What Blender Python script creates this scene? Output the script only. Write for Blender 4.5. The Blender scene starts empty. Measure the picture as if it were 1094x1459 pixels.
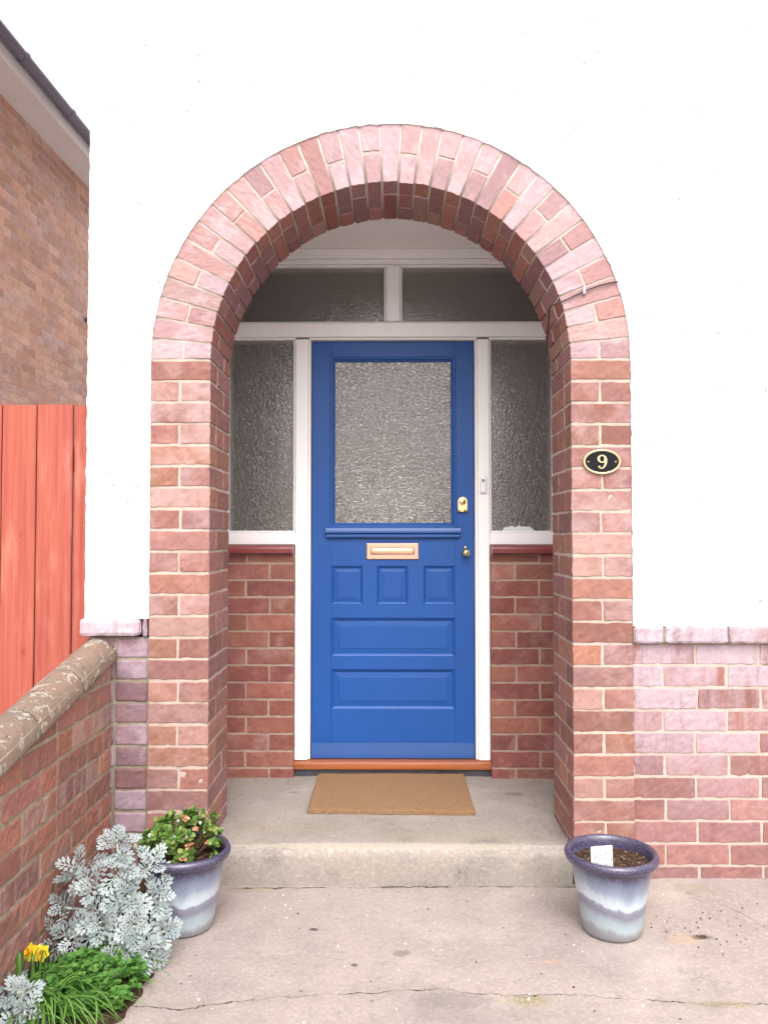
import bpy, bmesh, math, random
from mathutils import Vector, Matrix, noise
random.seed(7)
R = math.radians
PI = math.pi
sc = bpy.context.scene
C = sc.collection

# ------------------------------------------------------------------ camera, sky, sun, exposure
cam_d = bpy.data.cameras.new('camera'); cam = bpy.data.objects.new('camera', cam_d); C.objects.link(cam)
cam_d.sensor_fit = 'VERTICAL'; cam_d.sensor_height = 36.0; cam_d.lens = 36.0 * 1140 / 1459
cam_d.clip_start = 0.05; cam_d.clip_end = 500
cam.location = (0, -2.8, 1.2)
cam.rotation_euler = (R(90 + 1.78), 0, math.atan(9 / 1140))
sc.camera = cam

SUN_EL, SUN_AZ = 52, -8           # elevation; azimuth from straight behind the viewer towards the left
sd = Vector((-math.sin(R(SUN_AZ)) * math.cos(R(SUN_EL)), -math.cos(R(SUN_AZ)) * math.cos(R(SUN_EL)), math.sin(R(SUN_EL))))
world = bpy.data.worlds.new('World'); sc.world = world; world.use_nodes = True
wn = world.node_tree
sky = wn.nodes.new('ShaderNodeTexSky'); sky.sky_type = 'NISHITA'; sky.sun_disc = False
sky.sun_elevation = R(SUN_EL); sky.sun_rotation = math.atan2(sd.x, sd.y)
sky.air_density = 3.0; sky.dust_density = 6.0; sky.ozone_density = 1.0
hs = wn.nodes.new('ShaderNodeHueSaturation'); hs.inputs['Saturation'].default_value = 0.12   # overcast: hardly any blue
mxs = wn.nodes.new('ShaderNodeMix'); mxs.data_type = 'RGBA'; mxs.blend_type = 'MULTIPLY'; mxs.inputs[0].default_value = 1.0
mxs.inputs[7].default_value = (1.0, 0.965, 0.985, 1)
bg = wn.nodes['Background']; bg.inputs['Strength'].default_value = 0.15
wn.links.new(sky.outputs[0], hs.inputs['Color']); wn.links.new(hs.outputs[0], mxs.inputs[6]); wn.links.new(mxs.outputs[2], bg.inputs['Color'])
sun_d = bpy.data.lights.new('sun', 'SUN'); sun_d.energy = 0.5; sun_d.angle = R(80); sun_d.color = (1.0, 0.965, 0.93)
sun = bpy.data.objects.new('sun', sun_d); C.objects.link(sun); sun.location = (-3, -6, 7)
sun.rotation_euler = sd.to_track_quat('Z', 'Y').to_euler()
sc.view_settings.view_transform = 'Standard'; sc.view_settings.look = 'None'
sc.view_settings.gamma = 1.0; sc.view_settings.use_curve_mapping = False
sc.view_settings.exposure = 1.2

# ------------------------------------------------------------------ mesh helpers
class MB:
    def __init__(s): s.v = []; s.f = []; s.m = []; s.sm = []
    def add(s, vs, fs, mat=0, smooth=False):
        b = len(s.v); s.v.extend([tuple(p) for p in vs])
        for f in fs:
            s.f.append(tuple(i + b for i in f)); s.m.append(mat); s.sm.append(smooth)
    def build(s, name, mats, parent=None):
        me = bpy.data.meshes.new(name); me.from_pydata(s.v, [], s.f)
        if not isinstance(mats, (list, tuple)): mats = [mats]
        for m in mats: me.materials.append(m)
        me.polygons.foreach_set('material_index', s.m); me.polygons.foreach_set('use_smooth', s.sm)
        me.update()
        bm = bmesh.new(); bm.from_mesh(me); bmesh.ops.recalc_face_normals(bm, faces=bm.faces); bm.to_mesh(me); bm.free()
        o = bpy.data.objects.new(name, me); C.objects.link(o)
        if parent:
            o.parent = parent
        return o

def box(mb, lo, hi, mat=0, c=0.0, smooth=False):
    """box from lo to hi with an optional chamfer c"""
    lo = Vector(lo); hi = Vector(hi)
    if c <= 0:
        vs = [(x, y, z) for x in (lo.x, hi.x) for y in (lo.y, hi.y) for z in (lo.z, hi.z)]
        mb.add(vs, [(0, 1, 3, 2), (4, 6, 7, 5), (0, 4, 5, 1), (2, 3, 7, 6), (0, 2, 6, 4), (1, 5, 7, 3)], mat, smooth); return
    rbox(mb, lo, hi, c, 0, 10, mat=mat, ring=(0, 1))

def breaks(h, r, seg):
    n = max(1, int(round((2 * h - 2 * r) / seg)))
    a = [-h, -h + r]
    a += [-h + r + (2 * h - 2 * r) * i / n for i in range(1, n)]
    a += [h - r, h]
    return a

def rbox(mb, lo, hi, r=0.004, jit=0.0012, seg=0.022, mat=0, mapf=None, ring=None, seed=0.0, smooth=True):
    """rounded, slightly irregular box (a brick); mapf bends it"""
    lo = Vector(lo); hi = Vector(hi); c = (lo + hi) / 2; h = (hi - lo) / 2
    r = min(r, h.x * .8, h.y * .8, h.z * .8)
    ax = [breaks(h[k], r, seg) for k in range(3)]
    idx = {}; vs = []
    def vid(i, j, k):
        key = (i, j, k)
        if key in idx: return idx[key]
        p = Vector((ax[0][i], ax[1][j], ax[2][k]))
        q = Vector([max(-h[a] + r, min(h[a] - r, p[a])) for a in range(3)])
        d = p - q
        if d.length > 1e-9 and ring is None:
            p = q + d.normalized() * r
        elif ring is not None:
            n_ = sum(1 for a in range(3) if abs(d[a]) > 1e-9)
            if n_ > 1: p = q + d / n_
        p = p + c
        if jit:
            pp = p + Vector((seed, seed * .7, seed * 1.3))
            p = p + noise.noise_vector(pp * 38) * jit * 1.15 + noise.noise_vector(pp * 120) * jit * .9
        if mapf: p = mapf(p)
        idx[key] = len(vs); vs.append(p); return idx[key]
    n = [len(a) for a in ax]; fs = []
    for i in range(n[0] - 1):
        for j in range(n[1] - 1):
            for k in (0, n[2] - 1):
                fs.append((vid(i, j, k), vid(i + 1, j, k), vid(i + 1, j + 1, k), vid(i, j + 1, k)))
    for i in range(n[0] - 1):
        for k in range(n[2] - 1):
            for j in (0, n[1] - 1):
                fs.append((vid(i, j, k), vid(i + 1, j, k), vid(i + 1, j, k + 1), vid(i, j, k + 1)))
    for j in range(n[1] - 1):
        for k in range(n[2] - 1):
            for i in (0, n[0] - 1):
                fs.append((vid(i, j, k), vid(i, j + 1, k), vid(i, j + 1, k + 1), vid(i, j, k + 1)))
    mb.add(vs, fs, mat, smooth and ring is None)

def brick(mb, lo, hi, mapf=None, jit=0.0019, r=0.0020, seg=0.014, wob=0.0012):
    lo = Vector(lo) + Vector((random.uniform(-wob, wob), random.uniform(-wob, wob) * .8, random.uniform(-wob, wob)))
    hi = Vector(hi) + Vector((random.uniform(-wob, wob), random.uniform(-wob, wob) * .8, random.uniform(-wob, wob)))
    rbox(mb, lo, hi, r, jit, seg, mapf=mapf, seed=random.uniform(0, 50), smooth=False)

def tube(mb, pts, rad, n=8, mat=0, cap=True, flat=1.0):
    pts = [Vector(p) for p in pts]
    if not isinstance(rad, (list, tuple)): rad = [rad] * len(pts)
    up = Vector((0, 0, 1)); vs = []; prev = None
    for i, p in enumerate(pts):
        t = (pts[min(i + 1, len(pts) - 1)] - pts[max(i - 1, 0)]).normalized()
        if prev is None:
            a = t.cross(up)
            if a.length < .1: a = t.cross(Vector((1, 0, 0)))
        else:
            a = prev - t * prev.dot(t)
        a.normalize(); prev = a; b = t.cross(a)
        for k in range(n):
            an = 2 * PI * k / n
            vs.append(p + (a * math.cos(an) + b * math.sin(an) * flat) * rad[i])
    fs = []
    for i in range(len(pts) - 1):
        for k in range(n):
            fs.append((i * n + k, i * n + (k + 1) % n, (i + 1) * n + (k + 1) % n, (i + 1) * n + k))
    if cap:
        fs.append(tuple(range(n))); fs.append(tuple((len(pts) - 1) * n + k for k in range(n)))
    mb.add(vs, fs, mat, True)

def lathe(mb, prof, c=(0, 0, 0), n=48, mat=0, axis='z', closed=False):
    vs = []; c = Vector(c)
    for (r_, z) in prof:
        for k in range(n):
            a = 2 * PI * k / n
            if axis == 'z': vs.append(c + Vector((r_ * math.cos(a), r_ * math.sin(a), z)))
            else: vs.append(c + Vector((r_ * math.cos(a), z, r_ * math.sin(a))))
    fs = []
    m = len(prof)
    for i in range(m if closed else m - 1):
        i2 = (i + 1) % m
        for k in range(n):
            fs.append((i * n + k, i * n + (k + 1) % n, i2 * n + (k + 1) % n, i2 * n + k))
    mb.add(vs, fs, mat, True)

def strip_extrude(mb, outline, y0, y1, mat=0, smooth=False):
    """outline of (x,z) points extruded from y0 (front) to y1"""
    n = len(outline)
    vs = [(x, y0, z) for x, z in outline] + [(x, y1, z) for x, z in outline]
    fs = [tuple(range(n)), tuple(range(2 * n - 1, n - 1, -1))]
    fs += [(i, (i + 1) % n, n + (i + 1) % n, n + i) for i in range(n)]
    mb.add(vs, fs, mat, smooth)

def empty(name, loc=(0, 0, 0), rz=0.0):
    o = bpy.data.objects.new(name, None); C.objects.link(o); o.location = loc; o.rotation_euler = (0, 0, rz)
    o.empty_display_size = .1
    return o
def tag(o, label=None, cat=None, group=None, kind=None):
    if label: o['label'] = label
    if cat: o['category'] = cat
    if group: o['group'] = group
    if kind: o['kind'] = kind
    return o

# ------------------------------------------------------------------ material helpers
class NT:
    def __init__(s, name):
        s.mat = bpy.data.materials.new(name); s.mat.use_nodes = True
        s.t = s.mat.node_tree; s.p = s.t.nodes['Principled BSDF']
        s._pos = None
    def n(s, typ, **kw):
        nd = s.t.nodes.new(typ)
        for k, v in kw.items(): setattr(nd, k, v)
        return nd
    def set(s, sock, v):
        if isinstance(v, bpy.types.NodeSocket): s.t.links.new(v, sock)
        elif v is not None: sock.default_value = v
    def pos(s):
        if s._pos is None: s._pos = s.n('ShaderNodeTexCoord').outputs['Object']
        return s._pos
    def math(s, op, a, b=0.0, c=0.0, clamp=False):
        nd = s.n('ShaderNodeMath', operation=op, use_clamp=clamp)
        s.set(nd.inputs[0], a); s.set(nd.inputs[1], b); s.set(nd.inputs[2], c); return nd.outputs[0]
    def noise(s, scale, detail=3, rough=.55, vec=None, dist=0.0, out='Fac', sc3=None):
        v = vec if vec is not None else s.pos()
        if sc3 is not None:
            m = s.n('ShaderNodeMapping'); s.set(m.inputs[0], v); m.inputs['Scale'].default_value = sc3; v = m.outputs[0]
        nd = s.n('ShaderNodeTexNoise'); s.set(nd.inputs['Vector'], v)
        nd.inputs['Scale'].default_value = scale; nd.inputs['Detail'].default_value = detail
        nd.inputs['Roughness'].default_value = rough; nd.inputs['Distortion'].default_value = dist
        return nd.outputs[out]
    def vor(s, scale, feature='F1', vec=None, out='Distance', rnd=1.0):
        nd = s.n('ShaderNodeTexVoronoi', feature=feature); s.set(nd.inputs['Vector'], vec if vec is not None else s.pos())
        nd.inputs['Scale'].default_value = scale; nd.inputs['Randomness'].default_value = rnd
        return nd.outputs[out]
    def step(s, v, a, b):           # smooth map a..b -> 0..1
        nd = s.n('ShaderNodeMapRange', interpolation_type='SMOOTHSTEP'); s.set(nd.inputs[0], v)
        nd.inputs[1].default_value = a; nd.inputs[2].default_value = b; return nd.outputs[0]
    def ramp(s, v, stops, interp='LINEAR'):
        nd = s.n('ShaderNodeValToRGB'); s.set(nd.inputs[0], v); cr = nd.color_ramp; cr.interpolation = interp
        while len(cr.elements) < len(stops): cr.elements.new(.5)
        for e, (p, c) in zip(cr.elements, stops): e.position = p; e.color = (*c, 1)
        return nd.outputs[0]
    def mix(s, f, a, b, mode='MIX'):
        nd = s.n('ShaderNodeMix', data_type='RGBA', blend_type=mode)
        s.set(nd.inputs[0], f)
        for k, v in ((6, a), (7, b)):
            if isinstance(v, tuple) and len(v) == 3: v = (*v, 1)
            s.set(nd.inputs[k], v)
        return nd.outputs[2]
    def bump(s, h, strength=.4, dist=.002, normal=None):
        nd = s.n('ShaderNodeBump'); nd.inputs['Strength'].default_value = strength; nd.inputs['Distance'].default_value = dist
        s.set(nd.inputs['Height'], h)
        if normal is not None: s.set(nd.inputs['Normal'], normal)
        return nd.outputs[0]
    def done(s, col=None, rough=None, normal=None, metal=None, spec=None, coat=None, coat_rough=None):
        p = s.p
        if col is not None:
            if isinstance(col, tuple) and len(col) == 3: col = (*col, 1)
            s.set(p.inputs['Base Color'], col)
        s.set(p.inputs['Roughness'], rough); s.set(p.inputs['Normal'], normal); s.set(p.inputs['Metallic'], metal)
        s.set(p.inputs['Specular IOR Level'], spec); s.set(p.inputs['Coat Weight'], coat); s.set(p.inputs['Coat Roughness'], coat_rough)
        return s.mat
    def sep(s, v=None):
        nd = s.n('ShaderNodeSeparateXYZ'); s.set(nd.inputs[0], v if v is not None else s.pos()); return nd.outputs
    def comb(s, x, y, z):
        nd = s.n('ShaderNodeCombineXYZ'); s.set(nd.inputs[0], x); s.set(nd.inputs[1], y); s.set(nd.inputs[2], z); return nd.outputs[0]

def brick_mat(name, palette, bloom_glare=0.3, bloom_glare_col=(.62, .52, .56), front_only=False, specks=.5, streak=False, rough=.8, dirt=0.0, hz=None, floor=0.0):
    m = NT(name)
    geo = m.n('ShaderNodeNewGeometry'); isl = geo.outputs['Random Per Island']
    k = len(palette)
    base = m.ramp(isl, [(i / k, c) for i, c in enumerate(palette)], 'CONSTANT')
    # every brick gets its own patch of the noise
    off = m.n('ShaderNodeVectorMath', operation='SCALE'); m.set(off.inputs[0], m.comb(1.0, .7, .4)); 
    m.set(off.inputs['Scale'], m.math('MULTIPLY', isl, 37.0))
    va = m.n('ShaderNodeVectorMath', operation='ADD'); m.set(va.inputs[0], m.pos()); m.set(va.inputs[1], off.outputs[0]); v = va.outputs[0]
    n1 = m.noise(14, 4, .6, v)
    base = m.mix(m.step(n1, .35, .75), base, m.mix(.4, base, (.42, .19, .14)))
    n2 = m.noise(60, 5, .7, v)
    base = m.mix(m.step(n2, .3, .75), m.mix(.36, base, (.12, .05, .045)), base)
    hv = m.math('MULTIPLY_ADD', m.math('FRACT', m.math('MULTIPLY', isl, 91.7)), .34, .83)
    base = m.mix(1.0, base, m.comb(hv, hv, hv), 'MULTIPLY')
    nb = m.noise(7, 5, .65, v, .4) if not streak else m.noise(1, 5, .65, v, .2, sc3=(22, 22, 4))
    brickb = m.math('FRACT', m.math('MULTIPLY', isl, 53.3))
    bm_ = m.math('MULTIPLY', m.step(m.math('ADD', nb, m.math('MULTIPLY', m.math('SUBTRACT', brickb, .5), .30)), .62 - bloom_glare * .45, .80 - bloom_glare * .2), min(1, .35 + bloom_glare * .55))  # pale lime bloom, with veiling glare painted into the same brick tone
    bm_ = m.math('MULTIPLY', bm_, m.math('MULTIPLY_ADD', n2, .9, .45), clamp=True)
    if hz: bm_ = m.math('MULTIPLY', bm_, m.math('MULTIPLY_ADD', m.step(m.math('ADD', m.sep()[2], m.math('MULTIPLY', m.math('SUBTRACT', brickb, .5), .25)), hz[0], hz[1]), 1 - hz[2], hz[2]), clamp=True)  # paler with height: bloom plus the stronger light higher up, both as colour
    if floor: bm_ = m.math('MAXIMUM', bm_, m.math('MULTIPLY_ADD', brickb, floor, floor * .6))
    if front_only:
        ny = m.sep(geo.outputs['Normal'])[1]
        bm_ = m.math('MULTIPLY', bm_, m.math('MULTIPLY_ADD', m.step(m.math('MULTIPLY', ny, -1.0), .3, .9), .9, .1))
    base = m.mix(bm_, base, bloom_glare_col)
    if specks:
        s1 = m.math('MULTIPLY', m.step(m.noise(170, 2, .5), .70, .76), m.step(m.noise(9, 2), .45, .65))
        base = m.mix(m.math('MULTIPLY', s1, specks), base, (.72, .64, .56))
        s2 = m.step(m.noise(220, 2, .5, v), .69, .74)
        base = m.mix(m.math('MULTIPLY', s2, .5), base, (.09, .05, .05))
    if dirt:
        base = m.mix(m.math('MULTIPLY', m.step(m.noise(5, 4, .6), .4, .7), dirt), base, (.17, .12, .10))
    h = m.math('ADD', m.math('MULTIPLY', m.noise(55, 4, .65, v), 1.0), m.math('MULTIPLY', m.noise(320, 3, .6, v), .45))
    return m.done(base, rough, m.bump(h, .6, .0025), spec=.35)

def mortar_mat(name, col=(.60, .50, .40), dark=(.36, .29, .23), amt=.5):
    m = NT(name)
    b = m.mix(m.step(m.noise(9, 4, .6), .35, .75), col, m.mix(amt, col, dark))
    b = m.mix(m.step(m.noise(260, 3, .6), .55, .72), b, m.mix(.45, b, dark))
    h = m.math('ADD', m.noise(40, 3), m.math('MULTIPLY', m.noise(300, 3, .7), .7))
    return m.done(b, .95, m.bump(h, .7, .004), spec=.2)

# ---- palette
RED = [(.295, .138, .104), (.26, .12, .10), (.325, .162, .112), (.28, .132, .11), (.25, .128, .122), (.30, .147, .112), (.27, .138, .128), (.315, .15, .098), (.245, .112, .092)]
M = {}
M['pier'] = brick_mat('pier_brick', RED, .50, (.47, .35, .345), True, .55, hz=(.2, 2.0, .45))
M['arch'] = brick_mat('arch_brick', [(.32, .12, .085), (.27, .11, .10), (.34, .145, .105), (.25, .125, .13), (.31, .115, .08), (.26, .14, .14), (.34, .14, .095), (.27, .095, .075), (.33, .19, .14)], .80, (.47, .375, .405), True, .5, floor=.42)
M['plinth'] = brick_mat('plinth_brick', [(.275, .125, .108), (.26, .113, .10), (.285, .135, .112), (.255, .12, .117), (.27, .12, .103), (.265, .13, .118)], .95, (.44, .365, .415), False, .6, True, hz=(.15, .78, .12))
M['violet'] = brick_mat('violet_brick', [(0.212, 0.136, 0.17), (0.255, 0.145, 0.162), (0.187, 0.119, 0.162), (0.246, 0.17, 0.204), (0.204, 0.111, 0.128)], .45, (0.408, 0.34, 0.408), False, .3)
M['cap'] = brick_mat('cap_brick', [(0.323, 0.272, 0.34), (0.374, 0.297, 0.348), (0.289, 0.246, 0.323), (0.391, 0.306, 0.34)], .6, (0.51, 0.468, 0.527), False, .3, True)
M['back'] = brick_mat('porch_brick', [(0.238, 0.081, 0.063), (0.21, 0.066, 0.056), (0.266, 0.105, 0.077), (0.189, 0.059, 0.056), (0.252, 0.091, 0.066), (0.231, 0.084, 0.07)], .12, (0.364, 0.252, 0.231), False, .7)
M['garden'] = brick_mat('garden_brick', [(.33, .13, .092), (.28, .12, .10), (.35, .145, .095), (.29, .128, .105), (.26, .12, .11), (.32, .13, .095), (.30, .14, .115)], .28, (.40, .32, .31), False, 1.0, True, dirt=.3)
M['coping'] = None
M['neigh'] = brick_mat('neighbour_brick', [(.66, .40, .31), (.62, .37, .30), (.68, .42, .33), (.55, .37, .34), (.64, .40, .32), (.60, .38, .33), (.67, .40, .29)], .3, (.70, .54, .48), False, 0)
M['mortar'] = mortar_mat('mortar', (.52, .42, .36), (.36, .275, .23), .6)
M['mortar_arch'] = mortar_mat('arch_mortar', (.49, .41, .37), (.33, .26, .23), .5)
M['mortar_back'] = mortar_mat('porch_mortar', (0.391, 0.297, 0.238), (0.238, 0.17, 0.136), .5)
M['mortar_dark'] = mortar_mat('old_mortar', (.36, .31, .24), (.14, .12, .07), .7)
M['mortar_thin'] = mortar_mat('thin_mortar', (.74, .62, .54), (.45, .36, .30), .4)

# masonry paint on roughcast
m = NT('white_render')
h = m.math('ADD', m.noise(28, 4, .6), m.math('MULTIPLY', m.noise(120, 3, .6), .4))
sp = m.math('MULTIPLY', m.step(m.noise(30, 2, .5), .71, .74), .9)
M['render'] = m.done(m.mix(sp, (.90, .89, .90), (.26, .24, .23)), .85, m.bump(h, .5, .008), spec=.3)

def paint(name, col, rough=.35, var=.06, grain=.15, brush=(60, 60, 3), worn=None, spec=.5):
    m = NT(name)
    n = m.noise(1, 4, .6, sc3=brush)
    c2 = tuple(min(1, c * (1 - var * 2)) for c in col)
    b = m.mix(n, c2, col)
    b = m.mix(m.math('MULTIPLY', m.step(m.noise(2.2, 3), .4, .7), .5), b, tuple(min(1, c * (1 + var)) for c in col))
    if worn:
        wm = m.math('MULTIPLY', m.step(m.noise(45, 5, .75), .68, .74), .8)
        b = m.mix(wm, b, worn)
    hh = m.math('ADD', m.math('MULTIPLY', n, grain), m.math('MULTIPLY', m.noise(180, 2), grain * .5))
    return m.done(b, rough, m.bump(hh, .5, .002), spec=spec)
M['white_wood'] = paint('white_gloss_wood', (.86, .85, .85), .35, .03, .2, (40, 40, 3))
M['white_ceil'] = paint('white_ceiling_paint', (.87, .84, .83), .8, .03, .1, (6, 6, 6))
M['blue'] = paint('blue_gloss_door', (.011, .080, .315), .40, .09, .4, (80, 80, 2.5), (.04, .10, .28), .35)
M['blue_worn'] = paint('blue_worn_door', (.026, .092, .31), .38, .08, .4, (2.5, 90, 90), (.10, .17, .40))
M['blue_kick'] = paint('blue_kick_board', (.024, .088, .29), .35, .07, .3, (2.5, 90, 90), (.13, .20, .44))
M['sill'] = paint('dark_red_tile', (.22, .045, .05), .35, .15, .4, (3, 40, 40), (.30, .13, .12))

m = NT('varnished_hardwood')
g = m.noise(1, 5, .6, sc3=(2, 70, 90))
M['threshold'] = m.done(m.ramp(g, [(.2, (.22, .06, .02)), (.55, (.36, .115, .04)), (.9, (.42, .15, .055))]), .35, m.bump(g, .3, .001))
m = NT('slate'); M['slate'] = m.done(m.mix(m.noise(30, 3), (.03, .03, .04), (.075, .075, .085)), .6, m.bump(m.noise(80, 3), .5, .002))

# red stained fence board
m = NT('red_stained_wood')
geo = m.n('ShaderNodeNewGeometry'); oi = m.n('ShaderNodeObjectInfo').outputs['Random']
offv = m.comb(m.math('MULTIPLY', oi, 9.0), 0.0, m.math('MULTIPLY', oi, 31.0))
va = m.n('ShaderNodeVectorMath', operation='ADD'); m.set(va.inputs[0], m.pos()); m.set(va.inputs[1], offv); v = va.outputs[0]
gr = m.noise(1, 5, .65, v, .3, sc3=(55, 55, 1.6))
b = m.ramp(gr, [(.25, (.27, .055, .038)), (.5, (.36, .088, .06)), (.8, (.42, .13, .09))])
b = m.mix(m.math('MULTIPLY', m.step(m.noise(1, 3, .6, v, sc3=(10, 10, 2.2)), .5, .75), .6), b, (.52, .23, .17))
kn = m.n('ShaderNodeMapping'); m.set(kn.inputs[0], v); kn.inputs['Scale'].default_value = (7, 0, 4.2)
kd = m.vor(1.0, 'F1', kn.outputs[0])
b = m.mix(m.math('MULTIPLY', m.math('SUBTRACT', 1.0, m.step(kd, .05, .13)), .85), b, (.26, .035, .02))
b = m.mix(m.math('MULTIPLY', m.math('SUBTRACT', 1.0, m.step(m.math('ABSOLUTE', m.math('SUBTRACT', kd, .15)), .0, .02)), .3), b, (.3, .045, .03))
saw = m.math('SINE', m.math('MULTIPLY', m.sep(v)[2], 900))
sawm = m.math('MULTIPLY', m.math('MULTIPLY', saw, .2), m.step(m.noise(4, 2, .5, v), .5, .6))
M['fence'] = m.done(b, .7, m.bump(m.math('ADD', gr, sawm), .4, .002), spec=.3)

# concrete ground with cracks, stains, moss
def curve_node(m, xs, pts, x0, x1, y0, y1):
    fc = m.n('ShaderNodeFloatCurve'); cv = fc.mapping.curves[0]
    P = [((x - x0) / (x1 - x0), (y - y0) / (y1 - y0)) for x, y in pts]
    cv.points[0].location = P[0]; cv.points[1].location = P[-1]
    for p in P[1:-1]: cv.points.new(*p)
    for p in cv.points: p.handle_type = 'VECTOR'
    fc.mapping.update()
    mr = m.math('MULTIPLY_ADD', xs, 1 / (x1 - x0), -x0 / (x1 - x0))
    m.set(fc.inputs['Value'], mr)
    return m.math('MULTIPLY_ADD', fc.outputs[0], (y1 - y0), y0)
def crack(m, pts, w, x0=None, x1=None):
    xyz = m.sep()
    x0 = pts[0][0]; x1 = pts[-1][0]; ys = [p[1] for p in pts]; y0 = min(ys) - .02; y1 = max(ys) + .02
    cy = curve_node(m, xyz[0], pts, x0, x1, y0, y1)
    wob = m.math('MULTIPLY_ADD', m.noise(22, 5, .7), .045, -.0225)
    d = m.math('ABSOLUTE', m.math('SUBTRACT', m.math('ADD', xyz[1], wob), cy))
    ww = m.math('MULTIPLY', m.step(m.noise(9, 3), .38, .68), w)
    k = m.math('SUBTRACT', 1.0, m.math('DIVIDE', d, m.math('ADD', ww, .0004)), clamp=True)
    inx = m.math('MULTIPLY', m.math('GREATER_THAN', xyz[0], x0), m.math('LESS_THAN', xyz[0], x1))
    return m.math('MULTIPLY', k, inx), d, inx
def blob(m, x, y, rx, ry, soft=.5, ns=30, na=.9):
    xyz = m.sep()
    dx = m.math('DIVIDE', m.math('SUBTRACT', xyz[0], x), rx); dy = m.math('DIVIDE', m.math('SUBTRACT', xyz[1], y), ry)
    d = m.math('SQRT', m.math('ADD', m.math('MULTIPLY', dx, dx), m.math('MULTIPLY', dy, dy)))
    d = m.math('ADD', d, m.math('MULTIPLY_ADD', m.noise(ns, 4, .7), na, -na / 2))
    return m.math('SUBTRACT', 1.0, m.step(d, 1 - soft, 1 + soft * .2))
def concrete(name, tone_a, tone_b, cracks=(), moss=(), stains=(), grime=.35):
    m = NT(name)
    b = m.mix(m.step(m.noise(2.6, 5, .6), .3, .7), tone_a, tone_b)
    b = m.mix(m.math('MULTIPLY', m.step(m.noise(6.5, 6, .7), .48, .75), grime), b, (.15, .135, .115))
    b = m.mix(m.math('MULTIPLY', m.step(m.noise(1.8, 5, .65), .46, .72), .5), b, (.44, .385, .335))
    b = m.mix(m.math('MULTIPLY', m.step(m.noise(75, 4, .8), .45, .75), .4), b, (.56, .50, .46))
    b = m.mix(m.math('MULTIPLY', m.step(m.noise(110, 4, .8), .50, .75), .35), b, (.13, .11, .095))
    b = m.mix(m.math('MULTIPLY', m.step(m.noise(14, 6, .8), .52, .70), .42), b, (.17, .145, .13))
    pit = m.math('MULTIPLY', m.math('SUBTRACT', 1.0, m.step(m.vor(17), .045, .085)), m.step(m.noise(5, 2), .5, .62))
    b = m.mix(m.math('MULTIPLY', pit, .75), b, (.06, .05, .04))
    wsp = m.math('MULTIPLY', m.math('SUBTRACT', 1.0, m.step(m.vor(13, vec=m.n('ShaderNodeVectorMath', operation='ADD').outputs[0] if False else None), .02, .04)), m.step(m.noise(3.1, 2, .5), .52, .56))
    b = m.mix(m.math('MULTIPLY', wsp, 0.0), b, (.8, .78, .75))
    hgt = m.math('ADD', m.math('MULTIPLY', m.noise(30, 5, .7), 1.0), m.math('MULTIPLY', m.noise(220, 3, .7), .35))
    hgt = m.math('SUBTRACT', hgt, m.math('MULTIPLY', pit, .8))
    for (x, y, rx, ry, col, a) in stains:
        b = m.mix(m.math('MULTIPLY', blob(m, x, y, rx, ry, .5, 50, 1.5), a), b, col)
    for (x, y, rx, ry, a) in moss:
        mk = m.math('MULTIPLY', blob(m, x, y, rx, ry, .8, 45, 1.2), a)
        mk = m.math('MULTIPLY', mk, m.step(m.noise(160, 3, .7), .3, .6))
        b = m.mix(mk, b, (.19, .17, .045))
    for pts, w in cracks:
        k, d, inx = crack(m, pts, w)
        halo = m.math('MULTIPLY', m.math('MULTIPLY', m.math('SUBTRACT', 1.0, m.step(d, 0, .05)), m.step(m.noise(7, 3), .4, .65)), inx)
        b = m.mix(m.math('MULTIPLY', halo, .35), b, (.19, .165, .13))
        b = m.mix(m.math('MULTIPLY', m.step(k, .0, .5), .9), b, (.035, .028, .02))
        hgt = m.math('SUBTRACT', hgt, m.math('MULTIPLY', k, 2.5))
    return m.done(b, .9, m.bump(hgt, .7, .005), spec=.3)

CR_MAIN = [(-.80, -.70), (-.52, -.735), (-.42, -.70), (-.28, -.675), (-.15, -.66), (-.02, -.655), (.05, -.645), (.15, -.64), (.20, -.655), (.30, -.668), (.42, -.664), (.48, -.660), (.57, -.672), (.72, -.685), (.82, -.705), (.90, -.692), (1.02, -.70), (1.3, -.72)]
CR_STEP = [(-.60, -.022), (-.42, -.030), (-.25, -.026), (-.05, -.024), (.0, -.012), (.06, -.016), (.20, -.013), (.45, -.011), (.70, -.011)]
CR_DIAG = [(.98, -.10), (1.06, -.16), (1.10, -.22), (1.14, -.29), (1.22, -.36)]
M['concrete'] = concrete('concrete_path', (.335, .284, .258), (.265, .226, .21), [(CR_MAIN, .0020), (CR_STEP, .007), (CR_DIAG, .002)],
    moss=[(.355, -.69, .075, .035, .8), (.86, -.70, .09, .02, .6), (-.46, -.04, .12, .03, .4)],
    stains=[(.03, -.455, .032, .022, (.14, .12, .09), .6), (-.235, -.315, .015, .011, (.06, .05, .04), .9), (-.10, -.52, .012, .01, (.07, .06, .05), .8),
            (.93, -.36, .035, .016, (.03, .025, .015), .95), (.875, -.37, .06, .032, (.42, .28, .16), .35), (-.48, -.84, .05, .025, (.14, .11, .09), .6),
            (.16, -.69, .12, .045, (.16, .14, .14), .5), (.22, -.75, .22, .05, (.20, .17, .16), .4), (.45, -.50, .05, .02, (.42, .26, .17), .3), (1.02, -.07, .1, .05, (.22, .21, .14), .4)])
M['step'] = concrete('step_concrete', (.30, .265, .232), (.235, .215, .185), grime=.55,
    moss=[(-.35, .2, .3, .12, .22), (.2, .12, .4, .08, .25)],
    stains=[(.52, .60, .05, .03, (.12, .10, .10), .5), (-.40, .62, .03, .015, (.12, .1, .1), .5), (.0, .03, .7, .035, (.52, .47, .38), .5)])
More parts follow.
